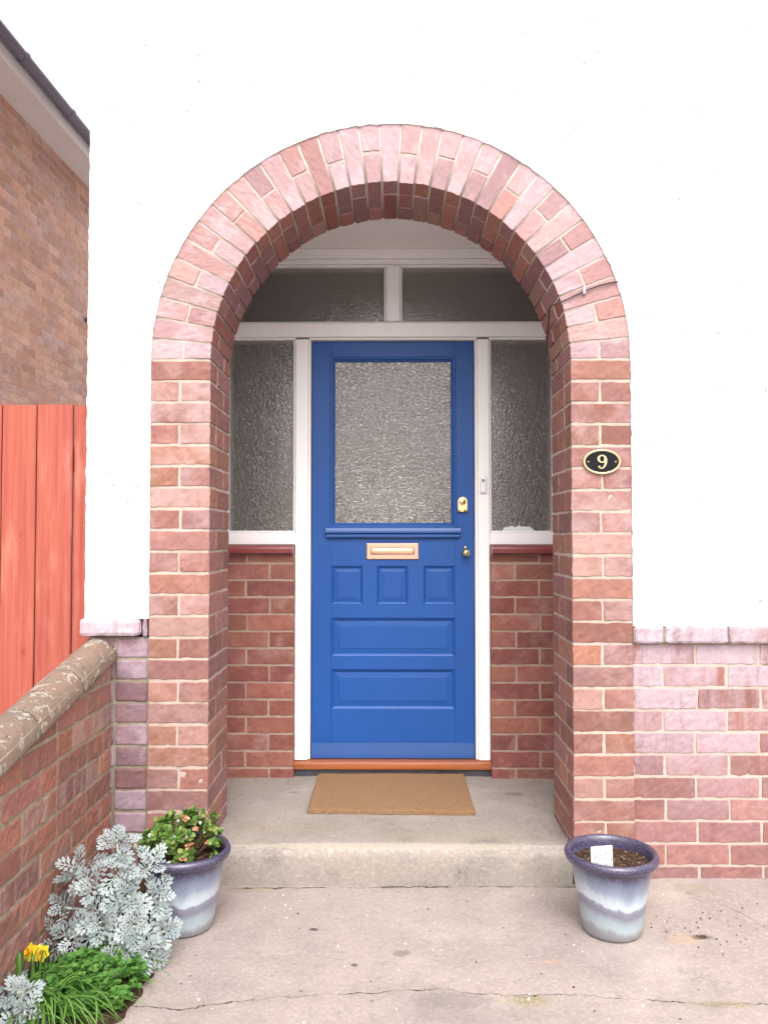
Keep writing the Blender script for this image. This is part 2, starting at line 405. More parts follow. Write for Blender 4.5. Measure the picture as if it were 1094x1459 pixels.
m = NT('road_ground'); M['ground'] = m.done(m.mix(m.noise(3, 4), (.36, .34, .32), (.44, .42, .39)), .95, m.bump(m.noise(60, 4), .5, .004))
m = NT('garden_soil')
b = m.ramp(m.noise(70, 4, .7), [(.3, (.022, .014, .01)), (.55, (.06, .035, .022)), (.8, (.13, .08, .05))])
M['soil'] = m.done(b, .95, m.bump(m.noise(110, 4, .7), .9, .008), spec=.2)
m = NT('compost_chip'); g = m.n('ShaderNodeNewGeometry').outputs['Random Per Island']
M['chip'] = m.done(m.ramp(g, [(0, (.03, .018, .012)), (.4, (.075, .04, .024)), (.75, (.14, .08, .045)), (.93, (.30, .22, .14)), (1, (.4, .34, .26))]), .9, spec=.2)

# lichened clay coping
m = NT('lichened_coping')
b = m.mix(m.step(m.noise(8, 4), .35, .7), (.215, .145, .112), (.165, .13, .105))
b = m.mix(m.math('MULTIPLY', m.step(m.noise(20, 5, .7), .45, .7), .6), b, (.15, .135, .11))
l1 = m.step(m.noise(24, 5, .68, dist=.6), .55, .60)
b = m.mix(m.math('MULTIPLY', l1, .7), b, (.38, .34, .29))
l2 = m.step(m.noise(55, 4, .7), .62, .66)
b = m.mix(m.math('MULTIPLY', l2, .6), b, (.48, .45, .38))
l3 = m.step(m.noise(12, 3, .6, dist=.4), .66, .70)
b = m.mix(m.math('MULTIPLY', l3, .35), b, (.42, .45, .33))
b = m.mix(m.math('MULTIPLY', m.step(m.noise(38, 4, .7, dist=.5), .64, .67), .7), b, (.06, .05, .04))
M['coping'] = m.done(b, .9, m.bump(m.math('ADD', m.noise(45, 5, .7), m.math('MULTIPLY', l1, .4)), .8, .006), spec=.2)

# textured glass
def glass(name, kind):
    m = NT(name)
    wob = m.n('ShaderNodeVectorMath', operation='MULTIPLY_ADD')
    nv = m.n('ShaderNodeTexNoise'); m.set(nv.inputs['Vector'], m.pos()); nv.inputs['Scale'].default_value = 50
    m.set(wob.inputs[0], nv.outputs['Color']); wob.inputs[1].default_value = (.022, .022, .022); m.set(wob.inputs[2], m.pos())
    if kind == 'door':
        mp = m.n('ShaderNodeMapping'); m.set(mp.inputs[0], wob.outputs[0]); mp.inputs['Scale'].default_value = (1.0, 1.0, 1.7)
        d = m.vor(42, 'DISTANCE_TO_EDGE', mp.outputs[0]); h = m.step(d, 0.0, .17); bst, bd = .75, .0014
    else:
        d = m.vor(62, 'DISTANCE_TO_EDGE', wob.outputs[0]); h = m.math('ADD', m.step(d, .0, .3), m.math('MULTIPLY', m.noise(60, 2), .5)); bst, bd = .6, .0012
    p = m.p
    p.inputs['Base Color'].default_value = (.80, .77, .74, 1); p.inputs['Transmission Weight'].default_value = .93   # pressed, slightly milky glass
    p.inputs['IOR'].default_value = 1.6; p.inputs['Coat Weight'].default_value = .35; p.inputs['Coat IOR'].default_value = 1.7; p.inputs['Coat Roughness'].default_value = .08
    m.set(p.inputs['Coat Normal'], m.bump(h, bst * .6, bd))
    return m.done(None, .11, m.bump(h, bst, bd))
M['glass_door'] = glass('crackle_glass', 'door')
M['glass_side'] = glass('stippled_glass', 'side')
m = NT('hall_paint'); M['hall'] = m.done((.42, .38, .34), .9)
m = NT('hall_floor'); M['hallfloor'] = m.done((.20, .13, .08), .6)

def metal(name, col, rough=.28, var=.25):
    m = NT(name); n = m.noise(60, 4, .6)
    b = m.mix(m.math('MULTIPLY', m.step(m.noise(35, 3), .4, .7), var), col, tuple(c * .6 for c in col))
    return m.done(b, m.math('MULTIPLY_ADD', n, .25, rough - .1), m.bump(n, .1, .001), metal=1.0)
M['copper'] = metal('worn_brass_letterplate', (.72, .47, .34), .36)
M['brass'] = metal('polished_brass', (.88, .68, .36), .25, .15)
m = NT('black_enamel'); M['black'] = m.done((.008, .008, .011), .5, spec=.15)
m = NT('dark_key_slot'); M['dark'] = m.done((.02, .016, .012), .6)
m = NT('white_plastic'); M['plastic'] = m.done((.78, .77, .80), .35)
m = NT('grey_plastic'); M['greyplastic'] = m.done((.35, .34, .38), .4)
m = NT('black_cable'); M['cable'] = m.done((.02, .02, .022), .5)
m = NT('sealant'); M['putty'] = m.done(m.mix(m.noise(120, 3), (.50, .52, .50), (.70, .72, .70)), .7, m.bump(m.noise(150, 3), .6, .002))
m = NT('gutter_plastic'); M['gutter'] = m.done(m.mix(m.noise(6, 3), (.10, .085, .13), (.15, .13, .18)), .45)
m = NT('upvc_fascia'); M['fascia'] = m.done((.78, .76, .77), .5)
m = NT('soffit_board'); M['soffit'] = m.done(m.mix(m.noise(5, 3), (.72, .68, .69), (.78, .74, .75)), .8)
m = NT('roof_tile'); M['tile'] = m.done(m.mix(m.noise(9, 3), (.16, .08, .06), (.24, .12, .09)), .85)

m = NT('coir')
fz = m.noise(500, 3, .8); f2 = m.noise(1, 4, .7, sc3=(90, 260, 90))
b = m.ramp(m.math('ADD', m.math('MULTIPLY', fz, .6), m.math('MULTIPLY', f2, .4)), [(.3, (.12, .065, .03)), (.5, (.29, .175, .095)), (.75, (.45, .29, .165))])
b = m.mix(m.math('MULTIPLY', m.step(m.noise(6, 3), .4, .7), .3), b, (.26, .15, .075))
M['coir'] = m.done(b, .95, m.bump(fz, .9, .004), spec=.1)

# glazed pot: dipped and streaked bands
m = NT('dipped_pot_glaze')
xyz = m.sep()
ang = m.math('MULTIPLY', m.math('SINE', m.math('ADD', m.math('MULTIPLY', xyz[0], 14.0), 1.1)), .018)
zz = m.math('ADD', m.math('ADD', xyz[2], ang), m.math('MULTIPLY_ADD', m.noise(1, 4, .6, sc3=(26, 26, 7)), .05, -.025))
zz = m.math('ADD', zz, m.math('MULTIPLY_ADD', m.noise(140, 3, .7), .012, -.006))
b = m.ramp(m.math('DIVIDE', zz, .24), [(.0, (.21, .205, .21)), (.15, (.23, .24, .25)), (.21, (.34, .41, .43)), (.31, (.29, .35, .40)), (.40, (.17, .165, .22)), (.47, (.20, .21, .28)), (.505, (.48, .54, .59)), (.575, (.42, .48, .54)), (.67, (.22, .265, .34)), (.80, (.12, .135, .21)), (.87, (.05, .042, .09)), (.9, (.038, .028, .068)), (1.0, (.036, .026, .064))])
b = m.mix(m.math('MULTIPLY', m.step(m.noise(230, 3, .7), .45, .7), .3), b, (.30, .33, .42))
M['pot'] = m.done(b, .3, m.bump(m.noise(90, 3), .15, .002), coat=.5, coat_rough=.15)

def leafmat(name, stops, rough=.6, trans=.25, spec=.3):
    m = NT(name); isl = m.n('ShaderNodeNewGeometry').outputs['Random Per Island']
    b = m.ramp(isl, stops)
    b = m.mix(m.math('MULTIPLY', m.noise(80, 2), .35), b, tuple(c * .6 for c in stops[0][1]))
    m.done(b, rough, spec=spec)
    tr = m.n('ShaderNodeBsdfTranslucent'); m.set(tr.inputs[0], b)
    mx = m.n('ShaderNodeMixShader'); mx.inputs[0].default_value = trans
    out = m.t.nodes['Material Output']
    m.t.links.new(m.p.outputs[0], mx.inputs[1]); m.t.links.new(tr.outputs[0], mx.inputs[2]); m.t.links.new(mx.outputs[0], out.inputs[0])
    return m.mat
M['silver'] = leafmat('silver_felt_leaf', [(0, (.27, .335, .335)), (.5, (.37, .435, .435)), (1, (.48, .535, .525))], .9, .15, .1)
M['silverstem'] = leafmat('silver_stem', [(0, (.42, .45, .38)), (1, (.50, .52, .44))], .9, .05)
M['azalea'] = leafmat('azalea_leaf', [(0, (.05, .14, .03)), (.35, (.10, .22, .04)), (.7, (.20, .32, .06)), (1, (.34, .38, .11))], .45, .25)
M['green'] = leafmat('weed_leaf', [(0, (.05, .14, .025)), (.5, (.09, .24, .04)), (1, (.16, .33, .07))], .5, .3)
M['blade'] = leafmat('strap_leaf', [(0, (.06, .17, .03)), (.5, (.12, .27, .05)), (1, (.22, .38, .09))], .4, .35)
M['daffleaf'] = leafmat('daffodil_leaf', [(0, (.03, .10, .03)), (1, (.06, .16, .04))], .5, .25)
M['yellow'] = leafmat('daffodil_petal', [(0, (.80, .58, .02)), (1, (.85, .66, .04))], .5, .3)
M['trumpet'] = leafmat('daffodil_trumpet', [(0, (.80, .42, .01)), (1, (.82, .46, .02))], .5, .3)
M['bud'] = leafmat('white_bud', [(0, (.70, .72, .62)), (1, (.82, .83, .78))], .6, .2)
M['dead'] = leafmat('dead_blossom', [(0, (.36, .13, .06)), (.5, (.52, .26, .13)), (1, (.68, .46, .30))], .8, .2)
M['twig'] = NT('twig').done((.10, .055, .03), .9)
m = NT('tag_plastic'); M['tagm'] = m.done(m.mix(m.math('MULTIPLY', m.step(m.noise(75, 4, .7), .55, .60), .45), (.66, .66, .68), (.12, .14, .2)), .35)

# ------------------------------------------------------------------ ground
mb = MB()
S = 120
mb.add([(-S, -S, -.012), (S, -S, -.012), (S, S, -.012), (-S, S, -.012)], [(0, 1, 2, 3)])
tag(mb.build('ground', M['ground']), kind='structure')
mb = MB()
xs = [-.97 + i * .06 for i in range(int(4.2 / .06))]; ys = [-4.5 + i * .06 for i in range(77)]
def gz(x, y):
    t = max(0, min(1, (x - .80) / .12)); u = max(0, min(1, (y + .45) / .4))
    return .021 * t * t * (3 - 2 * t) * u * u * (3 - 2 * u) + noise.noise(Vector((x * 2.5, y * 2.5, 3))) * .0025
vs = [(x, y, gz(x, y)) for y in ys for x in xs]; nx = len(xs)
mb.add(vs, [(j * nx + i, j * nx + i + 1, (j + 1) * nx + i + 1, (j + 1) * nx + i) for j in range(len(ys) - 1) for i in range(nx - 1)], 0, True)
tag(mb.build('concrete_path', M['concrete']), kind='structure')

def bed_edge(y):       # right-hand limit of the planting bed
    return -.668 + .035 * math.sin(y * 9 + 1) + .02 * noise.noise(Vector((y * 20, 0, 0))) - .10 * max(0, min(1, (-.78 - y) * 3))
mb = MB(); ny_ = 150; nx_ = 26; vs = []
for j in range(ny_):
    y = -2.2 + 2.2 * j / (ny_ - 1)
    for i in range(nx_):
        u = i / (nx_ - 1); x = -.99 + (bed_edge(y) + .99) * u
        e = min(1, (1 - u) * 6)
        z = -.006 + (.022 + .013 * noise.noise(Vector((x * 18, y * 18, 0))) + .006 * noise.noise(Vector((x * 60, y * 60, 0)))) * e
        vs.append((x, y, z))
mb.add(vs, [(j * nx_ + i, j * nx_ + i + 1, (j + 1) * nx_ + i + 1, (j + 1) * nx_ + i) for j in range(ny_ - 1) for i in range(nx_ - 1)], 0, True)
tag(mb.build('soil', M['soil']), kind='structure')

# small chips of paint and grit lying about
def scatter_chips(name, n, area, size, mat, parent=None, zf=None):
    mb = MB()
    for _ in range(n):
        x, y = area(); s = random.uniform(*size); z = zf(x, y) if zf else 0
        a = random.uniform(0, PI); k = random.randint(4, 6)
        pts = [Vector((math.cos(a + 2 * PI * i / k) * s * random.uniform(.5, 1.2), math.sin(a + 2 * PI * i / k) * s * random.uniform(.4, 1), 0)) for i in range(k)]
        tx, ty = random.uniform(-.4, .4), random.uniform(-.4, .4); h = s * random.uniform(.3, .8)
        top = [(x + p.x * .7, y + p.y * .7, z + h + p.x * tx + p.y * ty) for p in pts]; bot = [(x + p.x, y + p.y, z - .001) for p in pts]
        mb.add(bot + top, [tuple(range(k, 2 * k))] + [(i, (i + 1) % k, k + (i + 1) % k, k + i) for i in range(k)])
    return mb.build(name, mat, parent)
def path_area():
    while True:
        x = random.uniform(-.6, 1.3); y = random.uniform(-.85, -.04)
        if x > bed_edge(y) + .02: return x, y
m = NT('paint_flake'); M['flake'] = m.done((.78, .76, .74), .7)
tag(scatter_chips('paint_flakes', 70, path_area, (.0012, .004), M['flake'], zf=gz), 'tiny white paint flakes scattered over the concrete path', 'paint flakes', kind='stuff')
def path_area2():
    if random.random() < .5:
        return random.gauss(.95, .12), random.gauss(-.30, .08)
    return path_area()
tag(scatter_chips('soil_crumbs', 110, path_area2, (.0015, .0048), M['chip'], zf=gz), 'dark crumbs of soil and moss scattered on the concrete path', 'soil crumbs', kind='stuff')

# ------------------------------------------------------------------ the house
house = tag(empty('house', (0, 0, 0)), 'white rendered house with a round red brick arch around its blue front door', 'house')
ZC, RO, RI, DEP = 1.825, .843, .633, .335     # arch centre height, outer and inner radius, depth
GAP = .0095

def pier(sx, z0, pitch, ntop, nbot):
    mb = MB()
    for k in range(-nbot, ntop):
        za, zb = z0 + k * pitch + GAP / 2, z0 + (k + 1) * pitch - GAP / 2
        if zb < .0: continue
        za = max(za, -.02)
        a, b = RI, RO
        if k % 2 == 0:
            cells = [((a, 0), (b, .105)), ((a, .115), (a + .105, DEP)), ((a + .115, .115), (b, DEP))]
        else:
            mid = a + .101 + random.uniform(-.004, .004)
            cells = [((a, 0), (mid, .220)), ((mid + GAP, 0), (b, .220)), ((a, .230), (b, DEP))]
            if random.random() < .35: cells[0:1] = [((a, 0), (mid, .10)), ((a, .11), (mid, .220))]
        for (p, q) in cells:
            xa, xb = sorted((sx * p[0], sx * q[0]))
            brick(mb, (xa, p[1], za), (xb, q[1], zb))
    xa, xb = sorted((sx * (RI + .0025), sx * (RO - .002)))
    box(mb, (xa, .0025, -.02), (xb, DEP - .004, z0 + ntop * pitch), 1)
    return mb
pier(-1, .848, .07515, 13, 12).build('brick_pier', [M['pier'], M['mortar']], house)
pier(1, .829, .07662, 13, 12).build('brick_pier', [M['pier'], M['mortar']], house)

# arch: 35 voussoirs, alternately whole and halved on the face
mb = MB(); NV = 35
for i in range(NV):
    th0 = PI * i / NV; th1 = PI * (i + 1) / NV; thm = (th0 + th1) / 2; dth = th1 - th0
    sp_ = random.uniform(-.003, .003)
    def mapf(p, thm=thm, dth=dth):
        # p.x radial distance, p.z in -0.5..0.5 across the voussoir in units of 0.1 m
        w = p.x * dth - .0085
        t = (p.z / .1) * w / p.x
        r_ = p.x
        return Vector((math.cos(thm + t) * r_, p.y, ZC + math.sin(thm + t) * r_))
    full = (i % 2 == (NV // 2) % 2)
    mid = (RI + RO) / 2 + random.uniform(-.008, .008)
    d1 = .220; d2 = .105
    if full: cells = [((RI, 0), (RO, d2)), ((RI, d2 + GAP), (mid, DEP)), ((mid + GAP, d2 + GAP), (RO, DEP))]
    else: cells = [((RI, 0), (mid - GAP / 2, d1)), ((mid + GAP / 2, 0), (RO, d1)), ((RI, d1 + GAP), (RO, DEP))]
    if random.random() < .3 and not full: cells[0:1] = [((RI, 0), (mid - GAP / 2, .10)), ((RI, .11), (mid - GAP / 2, d1))]
    for p, q in cells:
        brick(mb, (p[0] + random.uniform(-.002, .001) * (p[0] == RI) , p[1] , -.05), (q[0], q[1], .05), mapf=mapf, wob=.0016, jit=.0016)
n = 120; vs = []; prof = [(RI + .0046, .0026), (RO - .002, .0026), (RO - .002, DEP - .004), (RI + .0046, DEP - .004)]
for r_, y in prof:
    for k in range(n + 1):
        a = PI * k / n; vs.append((math.cos(a) * r_, y, ZC + math.sin(a) * r_))
fs = [(i * (n + 1) + k, i * (n + 1) + k + 1, ((i + 1) % 4) * (n + 1) + k + 1, ((i + 1) % 4) * (n + 1) + k) for i in range(4) for k in range(n)]
mb.add(vs, fs, 1, True)
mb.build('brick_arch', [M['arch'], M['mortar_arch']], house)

# white render: front sheet with the arch cut out, a return down the left corner
XL, XR, ZT = -1.066, 3.3, 5.1
YF = -.005
def nz(a, b, s=1): return noise.noise(Vector((a * 31, b * 31, s)))
inner = []; outer = []
ZB_R, ZB_L = .890, .915
k = 46
for i in range(k): z = ZB_R + (ZC - ZB_R) * i / k; inner.append((RO - .0005 + .0035 * nz(z, 1) + .002 * nz(z * 3, 5), z)); outer.append((XR, z))
angs = sorted(set([PI * i / 170 for i in range(171)] + [math.atan2(ZT - ZC, XR), math.atan2(ZT - ZC, XL)]))
for a in angs:
    rr = RO - .001 + .0035 * nz(a, 2) + .0025 * nz(a * 4, 4); ca, sa = math.cos(a), math.sin(a)
    inner.append((ca * rr, ZC + sa * rr))
    t = min((XR / ca) if ca > 1e-6 else 1e9, (XL / ca) if ca < -1e-6 else 1e9, ((ZT - ZC) / sa) if sa > 1e-6 else 1e9)
    outer.append((ca * t, ZC + sa * t))
for i in range(1, k + 1): z = ZC - (ZC - ZB_L) * i / k; inner.append((-RO + .0005 - .0035 * nz(z, 3) - .002 * nz(z * 3, 6), z)); outer.append((XL, z))
outer = [((XL + .004 * nz(z * .8, 9) + .003 * nz(z * 2, 11)) if abs(x - XL) < 1e-6 else x, z) for x, z in outer]
mb = MB(); N = len(inner); NS = 5
vs = []
for (a, b) in zip(inner, outer):
    for s in range(NS + 1):
        t = s / NS; t = t * t
        vs.append((a[0] + (b[0] - a[0]) * t, YF, a[1] + (b[1] - a[1]) * t))
fs = [(i * (NS + 1) + s, (i + 1) * (NS + 1) + s, (i + 1) * (NS + 1) + s + 1, i * (NS + 1) + s + 1) for i in range(N - 1) for s in range(NS)]
mb.add(vs, fs)
vs = [(x, YF, z) for x, z in inner] + [(x, .02, z) for x, z in inner]
mb.add(vs, [(i, i + 1, N + i + 1, N + i) for i in range(N - 1)])
lft = [(x, z) for x, z in outer if x < XL + .03]
n = len(lft); vs = [(x, YF, z) for x, z in lft] + [(x, 5.0, z) for x, z in lft]
mb.add(vs, [(i, i + 1, n + i + 1, n + i) for i in range(n - 1)])
mb.add([(XR, YF, .89), (XR, 5, .89), (XR, 5, ZT), (XR, YF, ZT)], [(0, 1, 2, 3)])
# under-edge of the render above the plinth
mb.add([(RO, YF, ZB_R), (XR, YF, ZB_R), (XR, .02, ZB_R), (RO, .02, ZB_R)], [(0, 1, 2, 3)])
# inside of the front wall, and the back wall with the opening of the hall window
strip_extrude(mb, [(-.82, 2.535), (.82, 2.535), (.82, 2.54), (-.82, 2.54)], .33, .34)
for lo, hi in (((XL, 5.0, 0), (-.42, 5.1, ZT)), ((.36, 5.0, 0), (XR, 5.1, ZT)), ((-.42, 5.0, 0), (.36, 5.1, .55)), ((-.42, 5.0, 1.72), (.36, 5.1, ZT))):
    box(mb, lo, hi)
mb.build('rendered_wall', M['render'], house)

# plinth right: brick courses and bullnose cap
mb = MB(); YP = .012
for kk in range(11):
    zb = .829 - kk * .07662 - GAP / 2; za = zb - .07662 + GAP
    off = 1.0626 if kk % 2 == 0 else .951
    x = off - .221 * 2
    off_r = random.uniform(-.005, .005)
    while x < XR:
        a = max(x + GAP / 2 + off_r, RO + .004); b = min(x + .221 - GAP / 2 + off_r, XR)
        if b - a > .02: brick(mb, (a, YP, max(za, -.02)), (b, YP + .09, zb))
        x += .221
box(mb, (RO - .001, YP + .0025, -.02), (XR - .003, YP + .08, .829), 1)
box(mb, (XR - .09, .11, -.02), (XR, 5, .89), 1)
mb.build('brick_plinth', [M['plinth'], M['mortar']], house)
mb = MB(); x = RO + .003
for i, w in enumerate([.104] + [.22] * 12):
    b = min(x + w, XR)
    brick(mb, (x, -.014 - .002 * (i % 2), .831), (b - .006, .08, .891), r=.009, jit=.0022)
    x = b
    if x >= XR: break
box(mb, (RO, -.006, .834), (XR, .07, .885), 1)
mb.build('plinth_cap', [M['cap'], M['mortar_dark']], house)
# plinth left of the arch
mb = MB()
for kk in range(12):
    zb = .848 - kk * .0755 - GAP / 2; za = zb - .0755 + GAP
    j1 = -.963 + random.uniform(-.003, .003)
    for a, b in ((XL + .004, j1 - .004), (j1 + .004, -RO - .006)):
        brick(mb, (a, .008, max(za, -.02)), (b, .11, zb), jit=.0018, r=.005)
box(mb, (XL + .008, .013, -.02), (-RO, .10, .848), 1)
box(mb, (XL + .01, .11, -.02), (-.99, 5.0, .915), 1)
mb.build('brick_plinth', [M['violet'], M['mortar_dark']], house)
mb = MB()
brick(mb, (-1.083, -.016, .853), (-.869, .10, .915), r=.014, jit=.002)
brick(mb, (-.863, -.006, .853), (-RO - .004, .10, .915), r=.005)
mb.build('plinth_cap', [M['cap'], M['mortar_dark']], house)

# porch: floor step, brick panels, side walls, ceiling
PW = .80; YB = .825
mb = MB()
outl = [(-RI - .0, -.012), (RI, -.012), (RI, .34), (PW, .34), (PW, .95), (-PW, .95), (-PW, .34), (-RI, .34)]
# worn step: profile swept across x
prof = [(-.012, -.03), (-.013, .05), (-.012, .095), (-.008, .110), (.002, .118), (.02, .1205), (.10, .121)] + [(.10 + .85 * i / 16, .121 - .003 * i / 16) for i in range(1, 17)]
nxs = 110; vs = []
for i in range(nxs + 1):
    x = -PW + 2 * PW * i / nxs
    for (y, z) in prof:
        d = noise.noise(Vector((x * 9, y * 9, z * 9))) * .004 + noise.noise(Vector((x * 40, y * 40, z * 40))) * .0014
        e = 1 if z > .08 else .6
        yy = y + (d * e if y < .05 else 0); zz = z + (d * .5 if z > .1 else 0)
        if abs(x) > RI and y < .33: yy = max(yy, .05)
        vs.append((x, yy, zz))
m_ = len(prof)
mb.add(vs, [(i * m_ + j, i * m_ + j + 1, (i + 1) * m_ + j + 1, (i + 1) * m_ + j) for i in range(nxs) for j in range(m_ - 1)], 0, True)
mb.build('step', M['step'], house)

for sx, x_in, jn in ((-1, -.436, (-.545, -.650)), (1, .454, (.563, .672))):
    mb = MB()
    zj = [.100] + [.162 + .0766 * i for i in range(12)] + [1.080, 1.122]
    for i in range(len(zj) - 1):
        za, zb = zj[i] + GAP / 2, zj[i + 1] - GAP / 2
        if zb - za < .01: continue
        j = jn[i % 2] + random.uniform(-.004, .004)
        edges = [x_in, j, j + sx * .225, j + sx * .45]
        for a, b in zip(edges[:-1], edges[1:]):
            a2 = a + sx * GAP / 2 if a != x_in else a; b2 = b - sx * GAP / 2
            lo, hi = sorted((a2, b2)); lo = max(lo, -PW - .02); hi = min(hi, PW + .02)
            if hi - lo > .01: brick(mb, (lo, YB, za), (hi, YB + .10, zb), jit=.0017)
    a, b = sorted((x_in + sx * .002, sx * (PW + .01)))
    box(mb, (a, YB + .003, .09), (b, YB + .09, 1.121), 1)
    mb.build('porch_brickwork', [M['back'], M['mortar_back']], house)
for a, b in ((-PW, -.438), (.456, PW)):
    mb = MB()
    prof = [(.787, 1.128), (.786, 1.145), (.790, 1.156), (.798, 1.161), (.90, 1.163), (.90, 1.1225), (.80, 1.1225)]
    nseg = 24; vs = []
    for i in range(nseg + 1):
        x = a + (b - a) * i / nseg
        for y, z in prof:
            d = noise.noise(Vector((x * 30, y * 30, z * 30))) * .0012
            vs.append((x, y + d, z + d))
    m_ = len(prof)
    fs = [(i * m_ + j, i * m_ + (j + 1) % m_, (i + 1) * m_ + (j + 1) % m_, (i + 1) * m_ + j) for i in range(nseg) for j in range(m_)] + [tuple(range(m_)), tuple(nseg * m_ + j for j in range(m_))]
    mb.add(vs, fs)
    mb.build('window_sill', M['sill'], house)
mb = MB()
box(mb, (-PW - .10, DEP + .001, 0), (-PW, .96, 2.6)); box(mb, (PW, DEP + .001, 0), (PW + .10, .96, 2.6))
box(mb, (-PW, DEP + .003, 2.531), (PW, .96, 2.60))
# inner face of the front wall round the arch
vs = []; n = 60
for i in range(n + 1):
    a = PI * i / n; ca, sa = math.cos(a), math.sin(a)
    t = min((PW / abs(ca)) if abs(ca) > 1e-6 else 1e9, (.706 / sa) if sa > 1e-6 else 1e9)
    vs += [(ca * (RO - .15), DEP + .002, ZC + sa * (RO - .15)), (ca * t, DEP + .002, ZC + sa * t)] if t > RO - .15 else [(ca * t, DEP + .002, ZC + sa * t)] * 2
mb.add(vs, [(2 * i, 2 * i + 1, 2 * i + 3, 2 * i + 2) for i in range(n)])
mb.build('porch_lining', M['white_ceil'], house)

# hall behind the glass
mb = MB()
box(mb, (-.98, .98, .15), (-.90, 5.0, 2.6)); box(mb, (1.0, .98, .15), (1.08, 5.0, 2.6)); box(mb, (-.98, .98, 2.6), (1.08, 5.0, 2.66))
for lo, hi in (((-.90, 4.93, .15), (-.42, 4.99, 2.6)), ((.36, 4.93, .15), (1.0, 4.99, 2.6)), ((-.42, 4.93, .15), (.36, 4.99, .55)), ((-.42, 4.93, 1.72), (.36, 4.99, 2.6))): box(mb, lo, hi)
mb.build('hall_wall', M['hall'], house)
mb = MB(); box(mb, (-.98, .98, .09), (1.08, 5.0, .15)); mb.build('hall_floor', M['hallfloor'], house)
mb = MB()
pr = [(-.35, 5.02), (2.45, 7.2), (5.35, 5.02)]
mb.add([(XL - .3, -.35, 4.95), (XR + .3, -.35, 4.95), (XR + .3, 2.5, 7.1), (XL - .3, 2.5, 7.1), (XL - .3, 5.4, 4.95), (XR + .3, 5.4, 4.95)], [(0, 1, 2, 3), (3, 2, 5, 4), (0, 3, 4), (1, 2, 5), (0, 1, 5, 4)])
mb.build('roof', M['tile'], house)

# ---- door frame and lights
YFR = .862
mb = MB()
ch = .003
def fbox(x0, x1, z0, z1, y0=YFR, y1=.96, c=ch): rbox(mb, (x0, y0, z0), (x1, y1, z1), c, 0, 10, ring=(0, 1))
DXL, DXR = -.366, .389
fbox(-.436, DXL, .190, 2.455); fbox(DXR, .454, .190, 2.455)                       # door posts (run up into the head)
# fix: the transom butts between and beside the posts
mb = MB()
fbox(-.436, -.376, .186, 2.112); fbox(.399, .454, .186, 2.112)
fbox(-.376, DXL, .186, 2.112, YFR + .012); fbox(DXR, .399, .186, 2.112, YFR + .012)      # rebate bead
fbox(-.376, .399, 2.112, 2.122, YFR + .012)
fbox(-PW + .001, PW - .001, 2.1225, 2.188)                                              # transom
fbox(-PW + .001, PW - .001, 2.1885, 2.196, YFR + .010)
fbox(-.018, .045, 2.1965, 2.452)                                                     # mullion
fbox(-.028, -.0185, 2.1965, 2.452, YFR + .012); fbox(.0455, .055, 2.1965, 2.452, YFR + .012)
fbox(-PW + .001, PW - .001, 2.4525, 2.462, YFR + .012)
fbox(-PW + .001, PW - .001, 2.4625, 2.485, YFR)
fbox(-PW + .001, PW - .001, 2.4855, 2.5305, YFR - .012)                               # head
for a, b in ((-PW + .001, -.4365), (.4545, PW - .001)):
    fbox(a, b, 1.164, 1.220); fbox(a, b, 1.2205, 1.228, YFR + .010)
    fbox(a, b, 2.112, 2.122, YFR + .010)
for s, xa in ((1, -.4465), (-1, .4545)):
    fbox(xa, xa + .0095, 1.2285, 2.1115, YFR + .010)
fbox(-PW + .001, -.742, 1.2285, 2.1115); fbox(.742, PW - .001, 1.2285, 2.1115)
frame = mb.build('door_frame', M['white_wood'], house)
mb = MB()
rbox(mb, (-.437, .835, .151), (.455, .97, .1835), .004, .0006, .05); mb.build('threshold', M['threshold'], frame)
mb = MB(); rbox(mb, (-.436, .853, .105), (.454, .96, .1505), .003, .002, .03); mb.build('slate_strip', M['slate'], frame)
for a, b, c, d in ((-.745, -.447, 1.226, 2.114), (.464, .745, 1.226, 2.114), (-PW + .01, -.022, 2.194, 2.456), (.049, PW - .01, 2.194, 2.456)):
    mb = MB(); box(mb, (a, .895, c), (b, .901, d)); mb.build('window_pane', M['glass_side'], frame)
mb = MB(); mb2 = MB()
pts = []
for i in range(40):
    x = .515 + .145 * i / 39; pts.append((x, 1.2285 + .020 + .009 * noise.noise(Vector((x * 60, 1, 1))) - .02 * (abs(i - 19.5) / 19.5) ** 6))
strip_extrude(mb, [(.515, 1.2286)] + pts + [(.66, 1.2286)], .8915, .8945); mb.build('putty', M['putty'], frame)
# bell push
bell = MB(); rbox(bell, (.409, .848, 1.400), (.439, YFR - .0005, 1.478), .004, 0, .02)
bell = bell.build('bell_push', M['plastic'], frame)
bb = MB(); lathe(bb, [(0, -.004), (.006, -.0035), (.008, 0), (.008, .003)], (.424, .848, 1.457), 20, axis='y'); bb.build('button', M['greyplastic'], bell) if False else None
bb = MB(); lathe(bb, [(0, -.004), (.006, -.0035), (.008, 0), (.008, .003)], (.424, .848, 1.457), 20, axis='y'); bb.build('bell_button', M['greyplastic'], frame)

